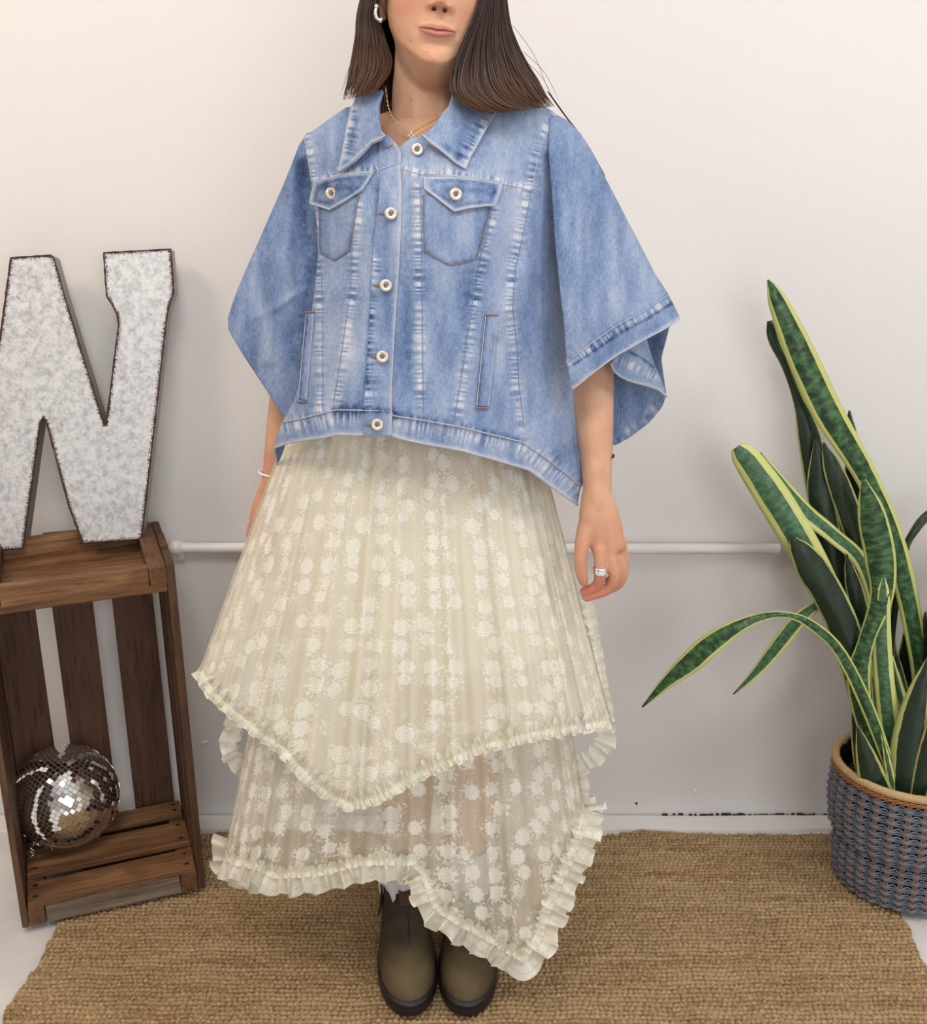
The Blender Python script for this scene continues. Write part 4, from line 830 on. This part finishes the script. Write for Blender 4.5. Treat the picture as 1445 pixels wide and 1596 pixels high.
# collar
YCL = rbf([(548, 166, 1.628), (535, 236, 1.588), (528, 266, 1.576), (550, 251, 1.566), (577, 222, 1.553), (600, 210, 1.552), (592, 190, 1.565), (590, 157, 1.59), (600, 136, 1.62), (575, 145, 1.61), (565, 200, 1.572)])
CLP = [(556, 150), (548, 166), (541, 200), (534.6, 235.7), (530, 256), (527.5, 267), (537, 260), (550, 251.5), (571, 230), (577, 222.5), (592.4, 216), (600, 211), (594, 206), (590, 186), (590, 160), (597, 140), (580, 142), (566, 146)]
sheet('collar', CLP, YCL, M_DEN, jacket, 2.2, {'wear': wearf(.60, [([(551, 170), (542, 215), (535, 250)], 12)], [(CLP[1:11], 2.5)], [([(556, 180), (546, 225), (542, 250)], 6, .2)])}, .0045)
bead('collar_edge', CLP[1:13], YCL, M_EDGE, .0012, 0, rag=.3); stitch([(553, 166), (546, 202), (539, 238), (534, 257)], YCL, .0008)
YCR = rbf([(659, 211, 1.548), (674, 199, 1.55), (689, 177, 1.565), (704, 160, 1.585), (771, 174, 1.60), (750, 212, 1.573), (734, 242, 1.556), (725, 263, 1.548), (709, 252, 1.544), (692, 237, 1.542), (674, 224, 1.543), (720, 200, 1.558), (775, 150, 1.63), (720, 140, 1.61)])
CRP = [(659.5, 210.5), (674.5, 199), (683, 187), (689, 177), (700, 164), (706, 145), (722, 132), (760, 140), (778, 160), (771.6, 174), (761, 193), (750.4, 212), (742, 228), (734, 242), (729, 254), (725.5, 263), (718, 258), (709, 252), (700, 244), (692, 237), (683, 230), (674, 224), (666, 217)]
sheet('collar', CRP, YCR, M_DEN, jacket, 2.2, {'wear': wearf(.54, [([(766, 172), (746, 208), (724, 250)], 13)], [(CRP[9:], 2.6)], [([(750, 190), (734, 220), (718, 245)], 8, .22), ([(690, 225), (715, 245)], 6, .2)])}, .0045)
bead('collar_edge', CRP[9:]+[CRP[0]], YCR, M_EDGE, .0014, 0, rag=.3); stitch([(765, 174), (744, 211), (728, 240), (720, 253), (705, 243), (690, 228)], YCR, .0008)
# collar band round the back of the neck
V, Fc = [], []; n = 40
for i in range(n):
    a = PI*(-.08+1.16*i/(n-1)); x = BX+.004+.078*math.cos(a); y = 1.655+.095*math.sin(a)
    for z, o_ in ((1.335+.02*math.sin(a), .0), (1.375+.035*math.sin(a), .002), (1.40+.03*math.sin(a), .012), (1.37+.03*math.sin(a), .030), (1.345+.02*math.sin(a), .04)):
        V.append((x+o_*math.cos(a), y+o_*math.sin(a), z-.01))
for i in range(n-1):
    for k in range(4): Fc.append((i*5+k, i*5+5+k, i*5+6+k, i*5+1+k))
o = mesh_obj('collar_band', V, Fc, M_DEN, uv=[(v[0], v[2]) for v in V], attrs={'wear': [.45]*len(V)}); o.parent = jacket; o.matrix_parent_inverse = Matrix.Translation(-Vector(person.location)); o.modifiers.new('t', 'SOLIDIFY').thickness = .003
# buttons
M_BTN = NT('pale_button_metal', .35, .55).base(srgb(204, 196, 184)).m; M_BC = plain('button_centre', srgb(128, 120, 112), .4, .6)
def button(px, py, Yf, hole=True, tilt=0):
    p = W(px, py, float(Yf(np.array([px*1.0]), np.array([py*1.0]))[0])-.005); M = Matrix.Rotation(math.radians(-12), 4, 'X')@Matrix.Rotation(tilt, 4, 'Z'); b = MB(); R = .0083; V = []
    prof = [(0, -.0014), (.28, -.0014), (.34, -.0020), (.40, -.0034), (.78, -.0036), (.93, -.0030), (1, -.0015), (.98, .0006), (.5, .002), (0, .002)]
    n = 36; vv = []; ff = []
    for r, y in prof:
        for k in range(n):
            a = 2*PI*k/n; rr = R*r*(1+(.035*(k % 2) if .7 < r <= 1 else 0)); vv.append(M@Vector((math.cos(a)*rr, y+(.0003*(k % 2) if .3 < r < .9 else 0), math.sin(a)*rr)))
    for i in range(len(prof)-1):
        for k in range(n): ff.append((i*n+k, i*n+(k+1) % n, i*n+n+(k+1) % n, i*n+n+k))
    b.add([v+p for v in vv], ff); o = b.build('button', M_BTN); o.parent = jacket; o.matrix_parent_inverse = Matrix.Translation(-Vector(person.location))
    b = MB(); b.tube([p+M@Vector((0, -.0012, 0)), p+M@Vector((0, -.0021, 0))], R*.40, 16); k = b.build('button_centre_disc', M_BC)
    k.parent = jacket; k.matrix_parent_inverse = Matrix.Translation(-Vector(person.location)); k.name = 'button_centre'
    if hole:
        dx, dy = hole; b = MB(); q = lambda x, y: W(x, y, float(Yf(np.array([x*1.0]), np.array([y*1.0]))[0])-.0012)
        b.tube([q(px+dx*.5, py+dy*.5), q(px+dx*1.0, py+dy*1.0-.8), q(px+dx*1.9, py+dy*1.9)], .0011, 6); b.tube([q(px+dx*.5, py+dy*.5+2), q(px+dx*1.0, py+dy+1.5), q(px+dx*1.9, py+dy*1.9)], .0009, 6); h = b.build('buttonhole', M_TH2); h.parent = jacket; h.matrix_parent_inverse = Matrix.Translation(-Vector(person.location))
for px, py in ((609.5, 333), (601.5, 445), (596, 556), (588, 662)): button(px, py, YP, (-10, 0))
button(650.5, 233, YTf, None); button(516, 302, FL, (4, -8), .5); button(710.5, 303, FR, (3, -9))
bead('buttonhole', [(603, 231), (609, 228), (612, 226)], YP, M_TH2, .0013, .001)

# ---------------------------------------------------------------- skirt
def lace_mat(name, open_=.5, scale=(1, 1), cream=(250, 248, 238), net=(248, 242, 223)):
    t = NT(name, .8, spec=.1); uv = t.n('ShaderNodeTexCoord').outputs['UV']
    wob = t.n('ShaderNodeTexNoise', {'Vector': uv, 'Scale': 9.0, 'Detail': 1.0}).outputs[1]
    uvw = t.n('ShaderNodeVectorMath', {0: uv, 1: t.n('ShaderNodeVectorMath', {0: wob, 1: (.010, .010, 0)}, operation='MULTIPLY').outputs[0]}, operation='ADD').outputs[0]
    U, Vv = 18*scale[0], 31*scale[1]
    m = t.n('ShaderNodeMapping', {0: uvw, 3: (U, Vv, 1)}).outputs[0]; v = t.n('ShaderNodeTexVoronoi', {'Vector': m, 'Scale': 1.0, 'Randomness': .62}, voronoi_dimensions='2D')
    d = t.n('ShaderNodeVectorMath', {0: m, 1: v.outputs['Position']}, operation='SUBTRACT').outputs[0]; sp = t.n('ShaderNodeSeparateXYZ', {0: d}); asp = t.math('MULTIPLY', sp.outputs[0], 31/18*.78)
    r = t.math('SQRT', t.math('ADD', t.math('MULTIPLY', asp, asp), t.math('MULTIPLY', sp.outputs[1], sp.outputs[1])))
    th = t.math('ARCTAN2', sp.outputs[1], asp); rs = t.n('ShaderNodeSeparateXYZ', {0: v.outputs['Color']}).outputs
    rad = t.math('ADD', .29, t.math('MULTIPLY', rs[1], .12)); edge = t.math('ADD', t.math('SUBTRACT', r, rad), t.math('MULTIPLY', t.math('SINE', t.math('MULTIPLY', th, 9.0)), .022))
    rose = t.map(edge, -.03, .03, 1, 0)
    ring = t.math('SINE', t.math('ADD', t.math('MULTIPLY', r, 40.0), t.math('MULTIPLY', t.math('SINE', t.math('MULTIPLY', th, 5.0)), 1.1))); r1 = t.map(ring, -1, .2, .45, 1.0)
    sx = t.n('ShaderNodeSeparateXYZ', {0: uvw}).outputs; ch = t.math('SINE', t.math('ADD', t.math('MULTIPLY', sx[0], U*PI), t.math('MULTIPLY', t.math('SINE', t.math('MULTIPLY', sx[1], Vv*1.3)), .9)))
    chain_ = t.map(ch, -.6, .1); keep_ = t.math('MAXIMUM', t.map(rs[0], .30, .35), chain_)
    sn = t.noise(t.n('ShaderNodeMapping', {0: uvw, 3: (150*scale[0], 170*scale[1], 1)}).outputs[0], 1, 2, .6); near = t.map(edge, .34, .12)
    spray = t.math('MULTIPLY', t.math('MULTIPLY', t.map(sn, .50, .56), near), t.map(ch, -.95, -.5))
    b1 = t.math('MULTIPLY', rose, keep_); mask = t.math('MAXIMUM', t.math('MULTIPLY', b1, r1), t.math('MULTIPLY', spray, .75)); hasf = t.math('MAXIMUM', b1, spray)
    ng = t.noise(t.n('ShaderNodeMapping', {0: uv, 3: (420, 420, 1)}).outputs[0], 1, 1)
    alpha = t.math('ADD', t.math('MULTIPLY', hasf, t.math('ADD', t.math('MULTIPLY', r1, .2), .78-open_)), t.math('ADD', open_-.15, t.math('MULTIPLY', ng, .3)), clamp=True)
    col = t.mix(mask, srgb(*net), srgb(*cream)); t.base(col)
    t.bump(t.math('MULTIPLY', mask, 1.0), .45, .0018)
    out = t.t.nodes['Material Output']; tr = t.n('ShaderNodeBsdfTransparent'); tl = t.n('ShaderNodeBsdfTranslucent', {0: col})
    m1 = t.n('ShaderNodeMixShader', {0: .2, 1: t.p.outputs[0], 2: tl.outputs[0]}); m2 = t.n('ShaderNodeMixShader', {0: alpha, 1: tr.outputs[0], 2: m1.outputs[0]}); t.t.links.new(m2.outputs[0], out.inputs[0]); return t.m
M_LACE1 = lace_mat('lace_upper', .68); M_LACE2 = lace_mat('lace_lower', .50, (.95, 1)); M_RUF = lace_mat('lace_ruffle', .82, (1.2, 1.2), (255, 252, 242), (252, 248, 232))
skirt = empty('skirt', None, None, person.location); skirt.parent = person; skirt.matrix_parent_inverse = Matrix.Translation(-Vector(person.location)); skirt['label'] = 'cream floral lace skirt in two pointed tiers'
def sk(o): o.parent = skirt; o.matrix_parent_inverse = Matrix.Translation(-Vector(person.location)); return o
YC = 1.69
def tier_pt(u, v, spec, inner=0.0):
    """u across 0..1 (front), v down 0..1 -> px, py, Y"""
    (wl, wr, wy, hem, b0, b1, pl, sd) = spec; H = np.array(hem, float); lo, hi = H[0, 0], H[-1, 0]
    tt = (1-np.cos(PI*u))/2; s = lo+(hi-lo)*tt; hx = s; hy = np.interp(s, H[:, 0], H[:, 1]); x0 = wl+(wr-wl)*tt; y0 = wy
    px = x0+(hx-x0)*v; py = y0+(hy-y0)*v; b = b0+(b1-b0)*np.clip((py-650)/750., 0, 1.2)
    cc = np.sqrt(np.clip(1-(2*tt-1)**2, 0, 1)); ph = u*pl*2*PI
    fold_ = (np.sin(ph+1.5*np.sin(ph*.37+sd))*.6+.4*np.sin(ph*2.3+sd))*(.002+.015*v)*(.3+.7*cc)
    return px, py, YC-b*cc-fold_+inner
UP = (455, 830, 650, [(312, 1044), (330, 1075), (360, 1103), (400, 1135), (440, 1163), (470, 1198), (510, 1234), (545, 1252), (590, 1240), (640, 1210), (700, 1183), (760, 1158), (850, 1138), (905, 1130), (952, 1122)], .125, .235, 13, 0.0)
LO = (475, 818, 700, [(350, 1335), (400, 1348), (430, 1362), (500, 1358), (560, 1342), (600, 1340), (645, 1342), (660, 1356), (672, 1388), (682, 1412), (704, 1428), (760, 1458), (815, 1492), (836, 1462), (852, 1415), (875, 1362), (897, 1312), (912, 1262)], .105, .185, 11, 2.0)
def tier(name, spec, mat, nu=260, nv=150, back=False, vtop=0.0, lab=None):
    u = np.linspace(0, 1, nu); v = np.linspace(vtop, 1, nv); U, V = np.meshgrid(u, v); px, py, Y = tier_pt(U, V, spec); P = Wn(px, py, Y)
    if back: P[..., 1] = 2*YC-P[..., 1]-.02
    i = np.arange(nu*nv).reshape(nv, nu); f = np.stack([i[:-1, :-1], i[1:, :-1], i[1:, 1:], i[:-1, 1:]], -1).reshape(-1, 4)
    uvx = (U+(1.3 if back else 0))*1.05; o = sk(mesh_obj(name, P.reshape(-1, 3), f, mat, uv=np.stack([uvx.ravel(), (py/1000).ravel()], -1)))
    if lab: o['label'] = lab
    return o
tier('upper_tier', UP, M_LACE1); tier('upper_tier', UP, M_LACE1, 120, 70, True)
tier('lower_tier', LO, M_LACE2, vtop=.05); tier('lower_tier', LO, M_LACE2, 120, 70, True, vtop=.05)
# plain lining reaching just below the knee
V, Fc = [], []; n = 72
zs = [.95, .85, .75, .7, .65, .60]
for j, z in enumerate(zs):
    w_, d_ = np.interp(z, [.45, .6, .72, .85, .95], [.235, .21, .185, .165, .14]), np.interp(z, [.45, .72, .95], [.150, .125, .095])
    for k in range(n): a = 2*PI*k/n; q = 1+.02*math.sin(9*a+z*3); V.append((-.055+w_*math.cos(a)*q, YC+d_*math.sin(a)*q, z))
for j in range(len(zs)-1):
    for k in range(n): Fc.append((j*n+k, j*n+(k+1) % n, j*n+n+(k+1) % n, j*n+n+k))
sk(mesh_obj('lining', V, Fc, plain('cream_lining', srgb(248, 242, 226), .8, amp=.04)))
def ruffle(name, path, length, up, lam, amp, parent_off=0.0, back=False, dens=1.0, ns=1.6, drop=(0, 1), scal=.12):
    """gathered frill along a pixel path (px,py,Y)"""
    sg = 1 if length > 0 else -1; length = abs(length)
    P = resample([tuple(p) for p in path], ns); n = len(P); T_ = np.gradient(P[:, :2], axis=0); T_ /= np.hypot(T_[:, 0], T_[:, 1])[:, None]+1e-9
    for _ in range(12): T_[1:-1] = (T_[:-2]+T_[1:-1]*2+T_[2:])/4
    N = np.stack([-T_[:, 1], T_[:, 0]], 1); N /= np.hypot(N[:, 0], N[:, 1])[:, None]; s = np.arange(n)*ns; ph = 2*PI*s/lam+2.2*noise2(s/lam, s*0, 61)*2; rows = 12; V = []; UV = []
    for k in range(rows):
        w_ = k/(rows-1); q = (w_*(up+length)-up); g = abs(q)/length
        ln = sg*(q*(1+scal*np.sin(ph*.53+1)+.10*(noise2(s/7., s*0+k*.1, 62)-.5)) if q > 0 else q*(1+.5*np.sin(ph*1.7)))
        x = P[:, 0]+N[:, 0]*ln+T_[:, 0]*lam*.2*g*np.cos(ph); y = P[:, 1]+N[:, 1]*ln+T_[:, 1]*lam*.2*g*np.cos(ph)
        Y = P[:, 2]-(amp*(.25+g)*np.sin(ph)+.35*amp*g*np.sin(2.3*ph+1))-.004-.010*min(g, 1)
        V.append(Wn(x, y, Y)); UV.append(np.stack([s/650, np.full(n, .3+q/1000*1.6)], -1))
    V = np.array(V); 
    if back: V[..., 1] = 2*YC-V[..., 1]-.02
    i = np.arange(rows*n).reshape(rows, n); f = np.stack([i[:-1, :-1], i[1:, :-1], i[1:, 1:], i[:-1, 1:]], -1).reshape(-1, 4)
    return sk(mesh_obj(name, V.reshape(-1, 3), f, M_RUF, uv=np.array(UV).reshape(-1, 2)))
def hempath(spec, u0=0, u1=1, v=1.0):
    u = np.linspace(u0, u1, 220); px, py, Y = tier_pt(u, np.full(220, v), spec); return np.stack([px, py, Y], 1)[::1]
ruffle('upper_ruffle', hempath(UP)[::-1]*1.0, -14, 12, 11, .005); ruffle('upper_ruffle', hempath(UP)[::-1], -10, 6, 8, .006)
ruffle('upper_ruffle', hempath(UP)[::-1], -12, 8, 14, .005, back=True)
ruffle('lower_ruffle', hempath(LO)[::-1], -34, 7, 19, .0075); ruffle('lower_ruffle', hempath(LO)[::-1], -8, 8, 11, .004)
ruffle('lower_ruffle', hempath(LO)[::-1], -34, 7, 20, .0075, back=True)
# ruffled corners of the back tiers that show beside the front ones
YB_ = 1.80
ruffle('back_ruffle', [(374, 1108, 1.70), (370, 1135, 1.71), (360, 1166, 1.72), (374, 1188, 1.73), (394, 1198, 1.74)], 20, 8, 13, .006)
ruffle('back_ruffle', [(358, 1308, 1.70), (352, 1330, 1.71), (354, 1350, 1.72), (385, 1364, 1.74), (425, 1374, 1.76)][::-1], -24, 8, 15, .007)
ruffle('back_ruffle', [(940, 1130, 1.70), (936, 1158, 1.71), (918, 1178, 1.72), (896, 1192, 1.73)], -22, 8, 13, .006)
ruffle('back_ruffle', [(915, 930, 1.66), (918, 950, 1.67), (926, 990, 1.68), (934, 1040, 1.69), (942, 1085, 1.70), (950, 1125, 1.70)], -9, 8, 12, .004)
ruffle('back_ruffle', [(890, 1180, 1.70), (902, 1215, 1.70), (908, 1260, 1.70)], -14, 6, 13, .005)

# ---------------------------------------------------------------- boots and socks
def boot(cx, yaw, tab):
    bt = empty('boot', None, None, person.location); bt.parent = person; bt.matrix_parent_inverse = Matrix.Translation(-Vector(person.location))
    t = bpy.data.materials.get('olive_nubuck')
    if not t:
        q = NT('olive_nubuck', .72, spec=.25); co = q.coord(); n1 = q.noise(co, 14, 4, .6); n2 = q.noise(co, 60, 4)
        toe = q.attr('toe'); c_ = q.mix(q.map(n1, .35, .7), srgb(48, 40, 32), srgb(74, 66, 50)); c_ = q.mix(q.math('MULTIPLY', toe, q.map(n1, .2, .6, .6, 1)), c_, srgb(104, 90, 66)); q.base(c_); q.bump(q.math('ADD', n2, q.math('MULTIPLY', n1, 2.0)), .5, .003); t = q.m
    sole = bpy.data.materials.get('black_sole') or NT('black_sole', .45).base(srgb(28, 25, 26)).m; el = bpy.data.materials.get('dark_elastic') or plain('dark_elastic', srgb(38, 22, 26), .8, bump=.3, scale=300)
    M = Matrix.Translation((cx, 1.665, .016))@Matrix.Rotation(yaw, 4, 'Z')
    def pt(x, y, z): return M@Vector((x, y, z))
    # upper: sections along the foot then up the shaft; y forward is negative
    n = 40; V = []; Fc = []; TO = []
    secs = []   # each: centre(y,z), half width, half depth, tangent angle
    # heights: horizontal slices
    zs = [.012, .020, .032, .045, .058, .067, .077, .087, .098, .109, .120, .129]
    front = [-.137, -.140, -.139, -.133, -.118, -.088, -.055, -.030, -.015, -.007, -.004, -.004]; back = [.118, .121, .122, .121, .118, .114, .111, .108, .105, .104, .104, .105]
    wid = [.046, .0485, .0495, .0485, .0455, .0425, .0405, .0395, .039, .039, .0395, .040]
    for j, z in enumerate(zs):
        f_, bk, w_ = front[j], back[j], wid[j]
        for k in range(n):
            a = 2*PI*k/n; c_, s_ = math.cos(a), math.sin(a); L = (bk-f_)/2; y0 = (bk+f_)/2; y = y0-L*c_*(1 if abs(c_) < 1 else 1)
            yn = (y-y0)/L     # -1 toe .. 1 heel
            prof = (1-abs(yn)**3.0)**.5 if yn < 0 else (1-abs(yn)**2.6)**.5
            waist = 1-.14*math.exp(-((y-.03)/.04)**2)*(1 if z < .06 else .2)-(.16*sm(np.array(y), .02, .1) if z < .07 else 0)
            x = math.copysign(w_*prof*waist, s_) if abs(s_) > 1e-6 else 0
            V.append(pt(x*(1+0), y, z)); TO.append(float(sm(np.array(-y), .055, .10))*(1-.25*abs(x)/.05)+.0)
    for j in range(len(zs)-1):
        for k in range(n): Fc.append((j*n+k, j*n+(k+1) % n, j*n+n+(k+1) % n, j*n+n+k))
    def add(o): o.parent = bt; o.matrix_parent_inverse = Matrix.Translation(-Vector(person.location)); return o
    o = add(mesh_obj('upper', V, Fc, t, attrs={'toe': TO})); m = o.modifiers.new('s', 'SUBSURF'); m.levels = m.render_levels = 2; m = o.modifiers.new('t', 'SOLIDIFY'); m.thickness = .003; m.offset = -1
    # sole
    b = MB(); rows = [(0, .97), (.003, 1.0), (.012, 1.0), (.016, .985), (.020, 1.01), (.024, .99)]; vv = []; ff = []
    for z, q in rows:
        for k in range(56):
            a = 2*PI*k/56; L = .1355; y0 = -.0105; y = y0-L*math.cos(a); yn = (y-y0)/L; prof = (1-abs(yn)**3)**.5 if yn < 0 else (1-abs(yn)**2.8)**.5; waist = 1-.14*math.exp(-((y-.03)/.04)**2)-.16*float(sm(np.array(y), .02, .1))
            vv.append(pt(math.copysign((0.0510)*prof*waist*q, math.sin(a)), y0+(y-y0)*q*1.02, z))
    for j in range(len(rows)-1):
        for k in range(56): ff.append((j*56+k, j*56+(k+1) % 56, j*56+56+(k+1) % 56, j*56+56+k))
    ff.append(tuple(range(55, -1, -1))); ff.append(tuple(5*56+k for k in range(56))); add(mesh_obj('sole', vv, ff, sole))
    # elastic side gussets
    for s in (-1, 1):
        vv = []; ff = []; m_ = 12
        for j in range(m_):
            v = j/(m_-1); z = .055+.076*v; hw = .030*math.sin(PI*.5*min(1, v*1.4+.12))
            for k in range(7):
                q = k/6*2-1; y = .050+q*hw; w_ = np.interp(z, zs, wid); f_, bk = np.interp(z, zs, front), np.interp(z, zs, back); L = (bk-f_)/2; y0 = (bk+f_)/2; yn = (y-y0)/L; w2 = w_*((1-abs(yn)**3)**.5 if yn < 0 else (1-abs(yn)**2.6)**.5)
                vv.append(pt(s*(w2+.0012), y, z))
        for j in range(m_-1):
            for k in range(6): ff.append((j*7+k, j*7+k+1, j*7+8+k, j*7+7+k))
        o = add(mesh_obj('elastic_gusset', vv, ff, el)); o['label'] = 'dark elastic side panel'; o.modifiers.new('t', 'SOLIDIFY').thickness = .002
    # front seam and pull tab
    b = MB(); b.tube([pt(.004, np.interp(z, zs, front)-.0012, z) for z in np.linspace(.075, .126, 14)], .0011, 6); add(b.build('seam', sole))
    tb = plain('tab_webbing', srgb(78, 52, 44), .8) if not bpy.data.materials.get('tab_webbing') else bpy.data.materials['tab_webbing']
    b = MB(); b.box((-.011, -.012, .112), (.009, -.007, .138)); b.box((-.011, -.012, .135), (.009, .002, .139)); b.v = [tuple(pt(*Vector(v))) for v in b.v]; tabo = add(bevel(b.build('pull_tab', tb, smooth=False), .0008))
    b = MB(); r2 = random.Random(3)      # tiny illegible woven lettering on the tab
    for r in range(2):
        for k in range(5):
            z0 = .1195+k*.0032; x0 = -.0075+r*.009+r2.uniform(0, .001); b.box((x0, -.0126, z0), (x0+r2.uniform(.003, .006), -.0121, z0+.0011))
    b.v = [tuple(pt(*Vector(v))) for v in b.v]; q = b.build('lettering', plain('lettering_thread', srgb(196, 172, 150), .8), smooth=False); q.parent = tabo; q.matrix_parent_inverse = Matrix.Translation(-Vector(person.location))
    b = MB(); b.box((-.008, .108, .112), (.010, .112, .140)); b.v = [tuple(pt(*Vector(v))) for v in b.v]; add(bevel(b.build('pull_tab', tb, smooth=False), .0008))
    # ruffled white sock
    vv = []; ff = []; m_ = 9
    for j in range(m_):
        v = j/(m_-1); z = .126+.070*v-.010*(1-v)
        for k in range(64):
            a = 2*PI*k/64; r = (.0425+.004*math.sin(PI*v))*(1+.05*math.sin(9*a+6*v)+.03*math.sin(17*a+3)) if v < .9 else .037
            vv.append(pt(r*math.sin(a), .050-r*1.25*math.cos(a)+.0, z+(.007*math.sin(7*a+1) if v < .3 else 0)))
    for j in range(m_-1):
        for k in range(64): ff.append((j*64+k, j*64+(k+1) % 64, j*64+64+(k+1) % 64, j*64+64+k))
    s = sk(mesh_obj('sock', vv, ff, bpy.data.materials.get('white_knit') or plain('white_knit', srgb(216, 218, 228), .9, bump=.6, scale=120))); s.parent = person; s.matrix_parent_inverse = Matrix.Translation(-Vector(person.location)); s.modifiers.new('t', 'SOLIDIFY').thickness = .002
boot(-.100, .10, True); boot(.009, -.03, False)
